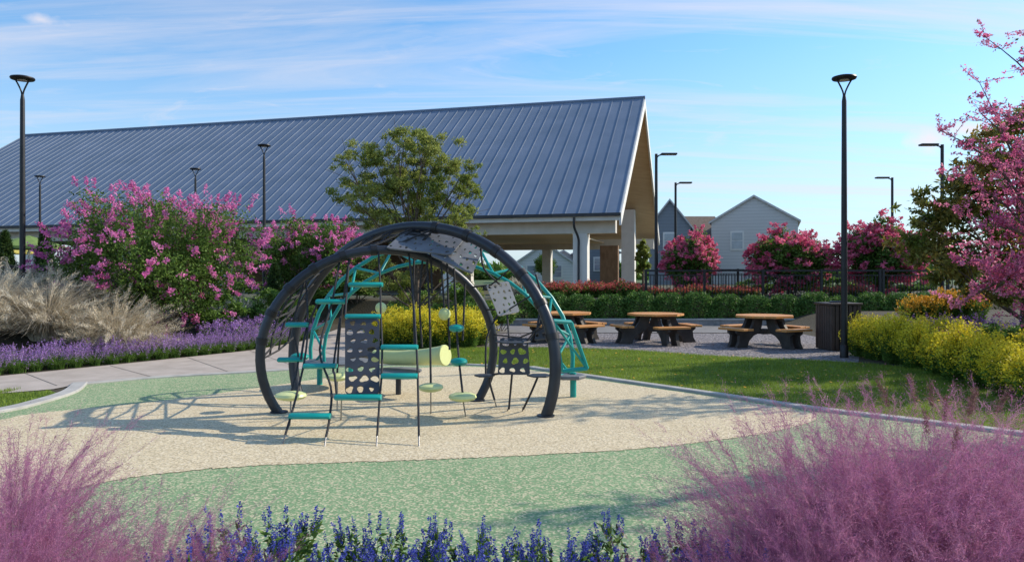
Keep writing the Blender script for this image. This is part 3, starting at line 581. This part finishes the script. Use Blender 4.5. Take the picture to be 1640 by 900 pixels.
ball(610,493,9.3,.07,'lime'); ball(712,503,9.8,.08,'lime'); ball(822,497,9.9,.055,'lime')
def rope(pl,r=.0135,mat='rope',name='rope'):
    pb(MB().tube(cat([P(*p) for p in pl],False,4),r,6),name,mat)
ropes=[[(490,450,9.65),(493,520,9.15),(488,575,8.7),(473,640,8.1),(457,696,7.72)],
[(545,412,9.72),(532,483,9.2),(512,560,8.75),(530,620,8.15),(528,668,7.9),(522,700,7.7)],
[(560,408,9.72),(556,456,9.35),(553,507,8.9)],[(606,402,9.75),(609,456,9.35),(610,507,8.9),(612,556,8.55),(611,602,8.25),(608,640,8.03),(604,698,7.7)],
[(655,408,9.85),(662,480,9.2),(667,556,8.55),(669,602,8.25),(671,698,7.7)],
[(508,487,9.2),(490,530,9.1),(482,575,8.7)],[(540,640,8.05),(536,600,8.2),(534,586,8.5),(545,507,8.9)],
[(664,388,10.1),(662,470,10),(664,556,9.9)],[(683,403,10),(688,500,9.7),(690,617,9.2)],[(690,403,10),(692,470,9.8)],[(706,415,9.9),(712,497,9.8)],[(716,420,9.95),(720,560,9.7)],
[(727,430,9.95),(731,520,9.7),(735,575,9.4),(741,630,9.0)],[(745,455,10),(741,545,9.8)],[(678,403,10),(672,480,10),(676,556,9.9)],
[(466,630,8.6),(478,575,9.2),(470,520,9.4),(488,452,9.6)],[(540,600,9.6),(545,520,9.7),(560,410,9.75)],
[(770,395,9.85),(775,430,9.8),(800,455,9.9)],[(812,500,9.9),(815,540,9.5)],[(800,500,9.9),(780,540,9.7),(778,600,9.5)],[(845,545,9.4),(865,520,9.5),(880,500,9.5)],
[(800,598,9.4),(784,605,9.4),(792,640,9.4)],[(820,600,9.4),(815,655,9.5)],[(862,602,9.3),(850,630,9.3),(838,655,9.5)],[(858,440,9.9),(868,480,9.7),(862,520,9.5)]]
for r in ropes: rope(r)
for p,q in[((457,696,7.72),(452,713,7.69)),((522,700,7.7),(520,716,7.6)),((604,698,7.7),(603,716,7.6)),((671,698,7.7),(671,716,7.6)),((690,622,9.2),(690,664,9.38)),((741,637,9.0),(746,668,9.2)),((792,640,9.4),(795,651,9.95)),((815,652,9.5),(812,659,9.6)),((838,652,9.5),(836,660,9.55)),((540,606,9.6),(540,658,9.6)),((466,636,8.6),(464,684,8.6)),((547,640,8.05),(546,672,9.0))]:
    rope([p,q],.009,'chain','anchor_chain')
nA=[A[i] for i in range(6,27,2)]; nB=[B[i] for i in range(6,27,2)]
for a,b in zip(nA,nB):
    m=(a+b)/2; pb(MB().tube([a,m-V((0,0,.04)),b],.014,6),'net_rope','rope')
for t in(.25,.5,.78): pb(MB().tube([a.lerp(b,t)-V((0,0,.03)) for a,b in zip(nA,nB)],.014,6),'net_rope','rope')
for i in range(len(nA)-1): pb(MB().tube([nA[i],nB[i+1]],.013,6),'net_rope','rope')
for i in range(8,24,3):
    q=A[i]; t_=(A[i+1]-A[i-1]).normalized(); pb(MB().tube([q-t_*.04,q+t_*.04],.073,12),'clamp','black')
for i in range(26,44,3):
    q=B[i]; t_=(B[i+1]-B[i-1]).normalized(); pb(MB().tube([q-t_*.04,q+t_*.04],.085,12),'clamp','black')
for i in(34,37,40): pb(MB().tube([A[i],(A[i]+B[i])/2-V((0,0,.1)),B[i]],.011,6),'net_rope','rope')
def panel(c4,holes,mat,name='perforated_panel',th=.02):
    c4=[P(*c) if isinstance(c,tuple) else c for c in c4]
    def uv(u,v): return c4[0]*(1-u)*(1-v)+c4[1]*u*(1-v)+c4[2]*u*v+c4[3]*(1-u)*v
    n=(c4[1]-c4[0]).cross(c4[3]-c4[0]).normalized()*th
    r=.07; loops=[[V((u,v,0)) for u,v in[(r,0),(1-r,0),(1,r*.5),(1,1-r*.5),(1-r,1),(r,1),(0,1-r*.5),(0,r*.5)]]]
    for (u,v,ru,rv) in holes:
        ph=random.uniform(0,6); e=random.uniform(.08,.2); ph2=random.uniform(0,6); loops.append([V((u+ru*math.cos(t)*(1+e*math.cos(3*t+ph)+.14*math.cos(2*t+ph2)),v+rv*math.sin(t)*(1+e*math.cos(3*t+ph)+.14*math.cos(2*t+ph2)),0)) for t in np.linspace(0,2*math.pi,15)[:-1]])
    tri=tessellate_polygon(loops); flat=[p for l in loops for p in l]; k=len(flat); vs=[uv(p.x,p.y) for p in flat]; vs=vs+[p+n for p in vs]
    fs=[tuple(t) for t in tri]+[tuple(i+k for i in t[::-1]) for t in tri]; o=0
    for l in loops:
        m=len(l)
        for i in range(m): j=(i+1)%m; fs.append((o+i,o+j,o+j+k,o+i+k))
        o+=m
    pb(MB().add(vs,fs),name,mat,False)
def hgrid(nu,nv,s=.8):
    H_=[]
    for j in range(nv):
        for i in range(nu):
            if random.random()<.06: continue
            u=(i+.5+(.2 if j%2 else -.1))/(nu+.1); v=(j+.5)/nv; k=random.uniform(.22,.40)*s
            H_.append((u+random.uniform(-.015,.015),v+random.uniform(-.008,.008),k/nu,k/nv))
    return H_
panel([(553,632,8.1),(608,632,8.1),(608,512,8.85),(553,512,8.85)],hgrid(3,8,.98),'darkpanel')
panel([(618,399,9.70),(722,410,9.68),(752,374,10.2),(655,366,10.3)],hgrid(8,5,.55),'greypanel')
panel([(688,410,9.66),(756,440,9.55),(774,400,10.05),(742,378,10.25)],hgrid(5,4,.6),'greypanel')
panel([(798,507,9.75),(832,500,9.85),(814,451,10.0),(778,457,9.9)],hgrid(4,5,.7),'lightpanel')
panel([(797,600,9.4),(849,600,9.4),(845,541,9.45),(801,541,9.45)],hgrid(3,4,1.0),'darkpanel')
panel([(856,545,9.5),(876,543,9.5),(882,500,9.6),(862,503,9.6)],hgrid(2,3,.7),'darkpanel')
for px,py,r in[(822,546,.22),(776,600,.13),(864,600,.16)]: disc(px,py,9.4,r,'darkpanel','hex_plate',.02,6)
ctr=[P(600,571,11.2),P(640,573,11.05),P(672,572,10.9),P(692,570.5,10.78),P(704,569.5,10.7),P(711,569,10.66)]; tt_=cat(ctr,False,5)
n_=len(tt_); rr_=[.10+.045*(i/n_) for i in range(n_)]
pb(MB().tube(tt_,rr_,26,True),'cone_seat','lime')
e_=tt_[-1]; d_=(tt_[-1]-tt_[-3]).normalized(); pb(MB().tube([e_-d_*.02,e_-d_*.01,e_+d_*.02,e_+d_*.03],[.142,.150,.150,.142],26,True),'end_ring','lime')
# ---------------------------------------------------------------- picnic tables
def picnic(label,loc,rz):
    t=thing('picnic_table',label,'picnic table',loc,rz)
    top=MB(); R_=.72
    n=7; wd=2*R_*math.cos(math.radians(22.5))/n
    hw=R_*math.cos(math.radians(22.5)); ed=R_*math.sin(math.radians(22.5))
    def xe(y): y=abs(y); return hw if y<=ed else hw-(y-ed)
    for i in range(n):
        y0=-hw+i*wd+.006; y1=y0+wd-.012; q=[(-xe(y0),y0),(xe(y0),y0),(xe(y1),y1),(-xe(y1),y1)]
        if y0<-ed<y1: q=[(-xe(y0),y0),(xe(y0),y0),(hw,-ed),(hw,y1),(-hw,y1),(-hw,-ed)]
        if y0<ed<y1: q=[(-hw,y0),(hw,y0),(hw,ed),(xe(y1),y1),(-xe(y1),y1),(-hw,ed)]
        top.prism([(x,y,.71) for x,y in q],(0,0,.05))
    top.build('tabletop','wood',t)
    for k in range(4):
        a=k*math.pi/2; Rz=Matrix.Rotation(a,3,'Z')
        mb=MB()
        for yy in(-.085,.085):
            mb.box(Rz@V((.93+yy,0,.445)),(.155,.86,.05),a,.006)
        mb.build('bench','wood',t)
        lg=MB()
        for yo in(-.17,.09):
            lg.prism([Rz@V((x,yo,z)) for x,z in[(.22,.70),(.46,.70),(.52,.55),(.62,.42),(1.04,.418),(1.04,.36),(.96,.30),(.98,.14),(1.06,0),(.72,0),(.66,.16),(.52,.28),(.36,.34),(.26,.48)]],Rz@V((0,.08,0)))
        lg.build('leg','tabledark',t)
    c=MB(); c.box((0,0,.69),(1.1,.09,.035)); c.box((0,0,.655),(.09,1.1,.035)); c.box((0,0,.36),(.3,.3,.12)); c.build('crossbeam','tabledark',t); return t
g=G(1224,554); t0=picnic('wooden octagonal picnic table nearest the slatted litter bin',(g.x,g.y,0),math.radians(27))
g=G(1050,549); dup(t0,(g.x,g.y,0),math.radians(14),None,'middle wooden octagonal picnic table on the gravel')
g=G(905,546); dup(t0,(g.x,g.y,0),math.radians(35),None,'wooden octagonal picnic table seen past the climbing arch')
g=G(1342,560); tb=thing('litter_bin','square dark brown litter bin with vertical slats by the tall lamp post','bin',(g.x,g.y,0),.1)
MB().box((0,0,.54),(.62,.62,1.0)).build('liner','black',tb); mb=MB()
for s in range(4):
    Rz=Matrix.Rotation(s*math.pi/2,3,'Z')
    for i in range(7): mb.box(Rz@V((-.315+i*.105,-.345,.53)),(.082,.03,1.02),s*math.pi/2,.004)
mb.build('slats','slat',tb); MB().box((0,0,1.075),(.78,.78,.05),0,.01).build('lid','slat',tb); MB().box((0,0,.02),(.6,.6,.05)).build('base','black',tb)
MB().lathe([(.19,1.1),(.19,1.13),(.15,1.14),(.15,1.105)],seg=20).build('rim','black',tb)
# ---------------------------------------------------------------- lamps
def disc_lamp(label,loc,h):
    t=thing('street_lamp',label,'street lamp',loc)
    MB().lathe([(.13,0),(.13,.02),(.085,.04),(.085,.3),(.06,.34)],seg=16).build('base','black',t,smooth=True)
    MB().tube([(0,0,.3),(0,0,h*.55),(0,0,h-.55),(0,0,h-.42)],[.066,.058,.048,.03],14).build('pole','black',t,smooth=True)
    for s in(-1,1): MB().tube(cat([(s*.01,0,h-.46),(s*.03,0,h-.34),(s*.11,0,h-.17),(s*.17,0,h-.075)],False,4),.018,8).build('arm','black',t,smooth=True)
    MB().lathe([(.001,h-.10),(.12,h-.10),(.235,h-.085),(.25,h-.06),(.24,h-.035),(.16,h-.012),(.05,h),(.001,h)],seg=32).build('lamp_head','black',t,smooth=True); 
    MB().lathe([(.001,h-.106),(.10,h-.106),(.10,h-.1005)],seg=20).build('lens','white',t)
    return t
l0=disc_lamp('tall black disc headed lamp post nearest the left edge',at(36,16.9),6.0)
l0.location.z=(318*16.9/F+H)-6.0
def zl(top,Y,h): return H+(HY-top)*Y/F-h
def dl(px,top,Y,label): 
    x=(px-CX)*Y/F; dup(l0,(x,Y,zl(top,Y,6.0)),0,None,label)
g=G(1352,573); dl(1352,121,g.y,'tall black disc headed lamp post beside the litter bin')
dl(423,231,29,'disc headed lamp post before the pavilion, just right of the big crape myrtle'); dl(313,269,35.3,'smaller black disc headed lamp post above the big crape myrtle'); dl(64,281,38,'small distant disc headed lamp post just right of the tall left one')
def arm_lamp(label,loc,h,s):
    t=thing('street_lamp',label,'street lamp',loc,0 if s>0 else math.pi)
    MB().lathe([(.13,0),(.13,.02),(.09,.05),(.09,.3),(.07,.34)],seg=12).build('base','black',t); MB().tube([(0,0,.3),(0,0,h-.02)],[.075,.06],12).build('pole','black',t,smooth=True)
    MB().tube([(0,0,h-.2),(.1,0,h-.09),(.25,0,h-.045)],.028,8).build('arm','black',t,smooth=True)
    MB().box((.52,0,h-.03),(.66,.3,.07),0,.015).build('lamp_head','black',t); MB().box((.56,0,h-.068),(.4,.2,.012)).build('lens','white',t); return t
a0=arm_lamp('black lamp post with flat head pointing right, beside the pavilion gable',(0,0,0),6.0,1)
for i,(px,top,Y,s,l) in enumerate([(1051,246,31,1,None),(1082,292,39.5,1,'black flat headed lamp post between the pavilion gable and first rose shrub'),(1429,284,38.7,-1,'distant black lamp post with flat head pointing left behind the rose shrub'),(1509,231,28.8,-1,'black lamp post with flat head pointing left behind the glossy tree')]):
    loc=((px-CX)*Y/F,Y,zl(top,Y,6.0)); rz=0 if s>0 else math.pi
    if i==0: a0.location=loc
    else: dup(a0,loc,rz,None,l)
# ---------------------------------------------------------------- fences
def fence(label,x0,x1,Y,zb,zt,bal=.12,rot=0,cable=False):
    L=x1-x0; t=thing('metal_fence',label,'fence',(x0,Y,zb),rot); hgt=zt-zb; n=max(1,round(L/2.2))
    for i in range(n+1): MB().box((i*L/n,0,hgt/2+.01),(.09,.09,hgt+.02),0,.004).build('post','black',t)
    for i in range(n):
        a=i*L/n+.045; b=(i+1)*L/n-.045; mb=MB(); 
        for z,th in((hgt-.03,.06),(hgt-.2,.035),(.1,.035)): mb.box(((a+b)/2,0,z),(b-a,.045,th))
        if cable:
            for k in range(5): mb.box(((a+b)/2,0,.2+k*.13),(b-a,.014,.014))
        else:
            m=int((b-a)/bal)
            for k in range(1,m): mb.box((a+(b-a)*k/m,0,(hgt-.1)/2+.02),(.022,.022,hgt-.3))
        mb.build('railing','black',t)
fence('long black metal railing behind the hedge in front of the rose shrubs',4.95,13.6,27.7,.85,1.93)
fence('black metal railing running on behind the glossy tree at right',13.72,18.5,27.7,.85,1.93)
fence('farther black metal railing seen through the long one',8,17,34,.85,2.0)
fence('dark horizontal cable railing left of the climbing arches',-9.6,-3.4,29.8,.84,1.98,cable=True)
fence('dark railing behind the silver grasses at the left edge',-17,-10.6,19,.75,1.98,cable=True)
# ---------------------------------------------------------------- pavilion
lx=V((-.965,.262,0)).normalized(); gx=V((.262,.965,0)).normalized()
E0=V((4.90,34,0)); BZ=.85; EZ=4.44; RT=12.07; RZ=12.40; LEN=47.5
pav=thing('pavilion','long open pavilion with blue grey standing seam metal roof and wooden soffit','pavilion',(E0.x,E0.y,0))
def Q(a,b,z): return E0+lx*a+gx*b+V((0,0,z))
po=(E0.x,E0.y,0)
sl=(RZ-EZ)/RT
roof=MB(); th=.1
nrm=(Q(0,RT,RZ)-Q(0,0,EZ)).cross(lx).normalized(); 
if nrm.z<0: nrm=-nrm
roof.prism([Q(0,0,EZ),Q(LEN,0,EZ),Q(LEN,RT,RZ),Q(0,RT,RZ)],nrm*th); roof.prism([Q(0,2*RT,EZ),Q(LEN,2*RT,EZ),Q(LEN,RT,RZ),Q(0,RT,RZ)],V((0,0,th)))
ns=int(LEN/.62)
for i in range(ns+1):
    a=min(LEN-.03,.03+i*LEN/ns); p=[Q(a-.014,0,EZ)+nrm*th,Q(a+.014,0,EZ)+nrm*th,Q(a+.014,RT,RZ)+nrm*th,Q(a-.014,RT,RZ)+nrm*th]
    roof.prism(p,nrm*.035)
    p=[Q(a-.02,2*RT,EZ+th),Q(a+.02,2*RT,EZ+th),Q(a+.02,RT,RZ+th),Q(a-.02,RT,RZ+th)]; roof.prism(p,V((0,0,.06)))
roof.build('roof','roof',pav,po)
MB().tube([Q(-.05,RT,RZ+.13),Q(LEN+.05,RT,RZ+.13)],.11,8).build('ridge_cap','roof',pav,po)
sf=MB()
sf.prism([Q(.05,.1,EZ-.05),Q(LEN-.1,.1,EZ-.05),Q(LEN-.1,RT,RZ-.1),Q(.05,RT,RZ-.1)],V((0,0,-.08))); sf.prism([Q(.05,2*RT-.1,EZ-.05),Q(LEN-.1,2*RT-.1,EZ-.05),Q(LEN-.1,RT,RZ-.1),Q(.05,RT,RZ-.1)],V((0,0,-.08))); sf.build('soffit','soffit',pav,po)
bg=MB()
for b0_,b1_ in((0,RT),(2*RT,RT)):
    bg.prism([Q(-.06,b0_,EZ-.45),Q(-.06,b0_,EZ+.06),Q(-.06,b1_,RZ+.06),Q(-.06,b1_,RZ-.5)],lx*.1)
bg.build('barge_board','white',pav,po)
fa=MB(); fa.prism([Q(0,-.02,EZ-.22),Q(LEN,-.02,EZ-.22),Q(LEN,-.02,EZ+.02),Q(0,-.02,EZ+.02)],gx*.06); fa.build('fascia','cream',pav,po)
gu=MB(); gu.prism([Q(-.05,-.16,EZ-.02),Q(LEN,-.16,EZ-.02),Q(LEN,-.16,EZ+.12),Q(-.05,-.16,EZ+.12)],gx*.135); gu.build('gutter','dark',pav,po)
bm_=MB(); bm_.prism([Q(.3,.75,EZ-.75),Q(LEN-.5,.75,EZ-.75),Q(LEN-.5,.75,EZ+.0),Q(.3,.75,EZ+.0)],gx*.5); bm_.prism([Q(.3,2*RT-1.2,EZ-.75),Q(LEN-.5,2*RT-1.2,EZ-.75),Q(LEN-.5,2*RT-1.2,EZ+.0),Q(.3,2*RT-1.2,EZ+.0)],gx*.5); bm_.build('eave_beam','cream',pav,po)
ce=MB(); ce.prism([Q(4,1.3,EZ-.3),Q(LEN-1,1.3,EZ-.3),Q(LEN-1,2*RT-1.3,EZ-.3),Q(4,2*RT-1.3,EZ-.3)],V((0,0,.08))); ce.build('ceiling','soffit',pav,po)
def colm(a,b,z1,w=.68):
    c=Q(a,b,0); ang=math.atan2(lx.y,lx.x); mb=MB(); mb.box((c.x,c.y,(BZ+z1)/2),(w,w,z1-BZ),ang,.01); mb.box((c.x,c.y,BZ+.15),(w+.08,w+.08,.3),ang,.01); mb.build('column','white',pav,po)
for a in(1.95,8.5,15,21.5,28,34.5,41): colm(a,1.0,EZ-.76)
for a in(8.5,15,28,41): colm(a,2*RT-1.0,EZ-.76)
colm(1.9,20.6,EZ+(2*RT-20.6)*sl-.35,.95)
ds=MB(); ds.tube(cat([Q(2.1,-.08,EZ-.05),Q(2.1,-.02,EZ-.5),Q(2.0,.5,EZ-1.0),Q(2.0,.55,EZ-1.6),Q(2.0,.55,BZ)],False,5),.055,8); ds.build('downspout','dark',pav,po,smooth=True)
ww=MB(); ww.prism([Q(2.1,16,BZ),Q(3.3,16,BZ),Q(3.3,16,3.7),Q(2.1,16,3.7)],gx*.5); ww.prism([Q(13,15,BZ),Q(LEN-2,15,BZ),Q(LEN-2,15,EZ-.31),Q(13,15,EZ-.31)],gx*.3); ww.build('timber_wall','brownwood',pav,po)
# ---------------------------------------------------------------- houses
def house(label,cx,Y,w,d,ze,zr,rz,wallm,roofm_,wins,zb=.5):
    t=thing('house',label,'house',(cx,Y,zb),rz); e=ze-zb; r=zr-zb
    MB().prism([(-w/2,0,0),(w/2,0,0),(w/2,0,e),(0,0,r),(-w/2,0,e)],(0,d,0)).build('wall',wallm,t)
    o=.25; rm=MB(); tm=MB()
    for s in(-1,1): 
        k=(r-e)/(w/2); rm.prism([(s*(w/2+o),-o+.06,e-o*k+.03),(0,-o+.06,r+.03),(0,-o+.06,r+.15),(s*(w/2+o),-o+.06,e-o*k+.15)],(0,d+2*o,0))
        tm.prism([(s*(w/2+o),-o,e-o*k-.05),(0,-o,r-.05),(0,-o,r+.13),(s*(w/2+o),-o,e-o*k+.13)],(0,.055,0))
    rm.build('roof',roofm_,t); tm.build('rake_trim','trimgrey',t)
    for (x,z,ww_,hh) in wins:
        f=MB(); f.box((x,-.04,z),(ww_+.3,.08,hh+.3)); fo=f.build('window','white',t); g_=MB(); g_.box((x,-.09,z+hh*.26),(ww_,.03,hh*.47)); g_.box((x,-.09,z-hh*.26),(ww_,.03,hh*.47)); g_.build('pane','glass',fo)
    return t
house('pale grey sided house with a single gable and upper window behind the rose shrubs',22.6,70,7.7,11,6.75,9.05,-.34,'sidegrey','shinglegrey',[(-1.5,4.45,.95,1.5),(1.4,1.6,.9,1.3)])
def longroof(label,cx,Y,w,ze,zr,wallm,roofm_,rz=0):
    t=thing('house',label,'house',(cx,Y,.5),rz); MB().box((0,4,(ze-.5)/2),(w,8,ze-.5)).build('wall',wallm,t)
    MB().prism([(-w/2-.3,-.4,ze-.5),(-w/2-.3,8.4,ze-.5),(-w/2-.3,4,zr-.5)],(w+.6,0,0)).build('roof',roofm_,t)
    f=MB(); f.box((0,-.04,3.4),(1.3,.08,1.6)); fo=f.build('window','white',t); MB().box((0,-.09,3.4),(1.0,.03,1.3)).build('pane','glass',fo)
longroof('brown roofed house wing left of the pale grey gabled house',18.3,75,5.6,5.3,7.9,'brownwood','shingle')
house('blue grey gabled house just right of the pavilion',13.9,66,3.6,9,6.0,8.3,-.21,'sideblue','shinglegrey',[(0,4.2,.9,1.3)])
house('white gabled house seen under the pavilion roof',3.5,80,6.2,9,3.0,5.1,0,'sidewhite','shinglegrey',[(-1.4,1.6,.9,1.2),(1.3,1.6,.9,1.2)])
house('blue grey house seen behind the pavilion column',9.5,82,4.5,9,4.2,5.6,0,'sideblue','shinglegrey',[(0,2.4,.9,1.3)])
house('white house glimpsed under the pavilion, left of the column',6.2,90,3.6,9,3.4,4.6,0,'sidewhite','shingle',[(0,1.8,.9,1.3)])
def parasol(label,loc,mat,r=1.3):
    t=thing('parasol',label,'parasol',loc); MB().tube([(0,0,0),(0,0,2.5)],.03,8).build('pole','white',t)
    MB().lathe([(r,1.95),(r,2.05),(r*.5,2.3),(.02,2.52),(.02,2.48),(r*.5,2.25),(r*.99,1.98)],seg=8).build('canopy',mat,t); MB().lathe([(.25,0),(.25,.08),(.05,.1)],seg=16).build('base','dark',t)
parasol('green patio parasol behind the left lamp post',at(46,31),'canvas_green',1.5)
parasol('yellow patio parasol at the left edge in front of the pavilion',at(10,38),'canvas_yellow',1.3)
def smalltree(label,px,Y,h,w,mat='leaf_tree'):
    root=thing('young_tree',label,'tree',at(px,Y)); C=[];R=[]
    for i in range(22): d=rng.normal(size=3); d/=np.linalg.norm(d); rr=rng.uniform(.3,1); C.append([d[0]*rr*w*.8,d[1]*rr*w*.8,h*.60+d[2]*rr*h*.34]); R.append(w*.28)
    mb=MB(); lp,_=balls(C,R,4000,.9); leafq(lp,.16,.09,mb); link('crown',mb.mesh('crown'),root,mat); m=MB(); m.tube([(0,0,-.1),(0,0,h*.7)],[.08,.03],6)
    for c in C[:6]: m.tube([(0,0,h*.35),c],[.03,.01],5)
    m.build('trunk','bark',root); return root
smalltree('small green tree in front of the pale grey house',1222,58,3.4,.9)
smalltree('small green tree under the pavilion eave beyond the columns',872,62,3.0,1.3,'leaf_crape')
smalltree('bushy green tree behind the third rose shrub',1392,52,4.6,1.7)
smalltree('distant green tree at the horizon behind the glossy tree',1475,60,4.0,1.8,'leaf_crape')
smalltree('slender green tree behind the fence left of the first rose shrub',1030,44,3.2,.5)
smalltree('distant green tree right of the pale grey house',1345,95,2.6,1.6,'leaf_crape')
mb=MB(); n=36000; x=rng.uniform(-160,160,n); y=rng.uniform(125,140,n); h_=1.2+2.0*np.abs(np.sin(x*.11)+.5*np.sin(x*.37)+.3*np.sin(x*.9)); z=rng.uniform(0,1,n)*h_+.5; leafq(np.stack([x,y,z],1),1.2,.8,mb)
o=link('distant_treeline',mb.mesh('distant_treeline'),None,'leaf_crape'); o['kind']='stuff'; o['label']='distant low line of green trees on the horizon'; o['category']='trees'
# ---------------------------------------------------------------- light, sky, camera
el=math.radians(32); az=math.atan2(.93,.33)
sd=V((math.sin(az)*math.cos(el),math.cos(az)*math.cos(el),math.sin(el)))
L=bpy.data.lights.new('sun','SUN'); L.energy=5.0; L.angle=math.radians(.5); L.color=(1,.88,.71); so=bpy.data.objects.new('sun',L); COL.objects.link(so); so.rotation_euler=(-sd).to_track_quat('-Z','Y').to_euler(); so.location=(20,5,20)
w=bpy.data.worlds.new('World'); S.world=w; w.use_nodes=True; nt=w.node_tree; N=nt.nodes; K=nt.links; N.clear()
sky=N.new('ShaderNodeTexSky'); sky.sky_type='NISHITA'; sky.sun_disc=False; sky.sun_elevation=el; sky.sun_rotation=az; sky.air_density=1.0; sky.dust_density=.5; sky.ozone_density=2.0
tc=N.new('ShaderNodeTexCoord'); sp=N.new('ShaderNodeSeparateXYZ'); K.new(tc.outputs['Generated'],sp.inputs[0])
zz=N.new('ShaderNodeMath'); zz.operation='ADD'; zz.inputs[1].default_value=.12; K.new(sp.outputs[2],zz.inputs[0])
cb=N.new('ShaderNodeCombineXYZ')
for i in range(2):
    d=N.new('ShaderNodeMath'); d.operation='DIVIDE'; K.new(sp.outputs[i],d.inputs[0]); K.new(zz.outputs[0],d.inputs[1]); K.new(d.outputs[0],cb.inputs[i])
def cloudn(rot,sc,scale,lo,hi,mx,loc=(0,0,0),dist=1.0):
    mp=N.new('ShaderNodeMapping'); mp.inputs['Rotation'].default_value=(0,0,math.radians(rot)); mp.inputs['Scale'].default_value=sc; mp.inputs['Location'].default_value=loc; K.new(cb.outputs[0],mp.inputs[0])
    n1=N.new('ShaderNodeTexNoise'); n1.inputs['Scale'].default_value=scale; n1.inputs['Detail'].default_value=11; n1.inputs['Roughness'].default_value=.62; n1.inputs['Distortion'].default_value=dist; K.new(mp.outputs[0],n1.inputs['Vector'])
    return ramp(nt,n1.outputs[0],lo,hi,(0,0,0),(mx,mx,mx))
r1=cloudn(24,(.30,1.7,1),1.0,.49,.82,.70); r2=cloudn(-38,(.26,2.2,1),1.3,.50,.80,.75,(3,1,0)); r3=cloudn(10,(.9,1.6,1),2.2,.58,.80,.40,(7,2,0),1.6)
hr=N.new('ShaderNodeMapRange'); hr.inputs[1].default_value=0; hr.inputs[2].default_value=.28; hr.inputs[3].default_value=.74; hr.inputs[4].default_value=0; K.new(sp.outputs[2],hr.inputs[0])
c=mixc(nt,1.0,sky.outputs[0],(.88,1.27,1.48),'MULTIPLY')
c=mixc(nt,hr.outputs[0],c,(4.4,5.0,5.9))
for r_ in(r1,r2,r3): c=mixc(nt,r_.outputs[0],c,(5.9,5.7,6.2))
vm0=N.new('ShaderNodeTexNoise'); vm0.inputs['Scale'].default_value=30; vm0.inputs['Detail'].default_value=8; K.new(tc.outputs['Generated'],vm0.inputs['Vector'])
for (px,py,rad) in((1500,222,.075),(66,32,.04),(1545,208,.05)):
    dv=V(((px-CX)/F,1,(HY-py)/F)).normalized()
    sb=N.new('ShaderNodeVectorMath'); sb.operation='SUBTRACT'; sb.inputs[1].default_value=dv; K.new(tc.outputs['Generated'],sb.inputs[0])
    ml=N.new('ShaderNodeVectorMath'); ml.operation='MULTIPLY'; ml.inputs[1].default_value=(1,1,2.8); K.new(sb.outputs[0],ml.inputs[0])
    ln=N.new('ShaderNodeVectorMath'); ln.operation='LENGTH'; K.new(ml.outputs[0],ln.inputs[0])
    mr=N.new('ShaderNodeMapRange'); mr.inputs[1].default_value=0; mr.inputs[2].default_value=rad; mr.inputs[3].default_value=.45; mr.inputs[4].default_value=-.35; K.new(ln.outputs['Value'],mr.inputs[0])
    ad=N.new('ShaderNodeMath'); ad.operation='ADD'; K.new(mr.outputs[0],ad.inputs[0]); K.new(vm0.outputs[0],ad.inputs[1])
    rp=ramp(nt,ad.outputs[0],.52,.95,(0,0,0),(.85,.85,.85)); c=mixc(nt,rp.outputs[0],c,(6.6,6.1,6.3))
bg=N.new('ShaderNodeBackground'); bg.inputs[1].default_value=.145; K.new(c,bg.inputs[0]); ow=N.new('ShaderNodeOutputWorld'); K.new(bg.outputs[0],ow.inputs[0])
cam=bpy.data.cameras.new('camera'); co=bpy.data.objects.new('camera',cam); COL.objects.link(co); co.location=(0,0,H); co.rotation_euler=(math.radians(90),0,0)
cam.sensor_width=36; cam.lens=36*F/1640; cam.shift_y=-10/1640; cam.clip_end=3000; cam.clip_start=.05; S.camera=co
S.view_settings.view_transform='Standard'; S.view_settings.look='None'; S.view_settings.exposure=0
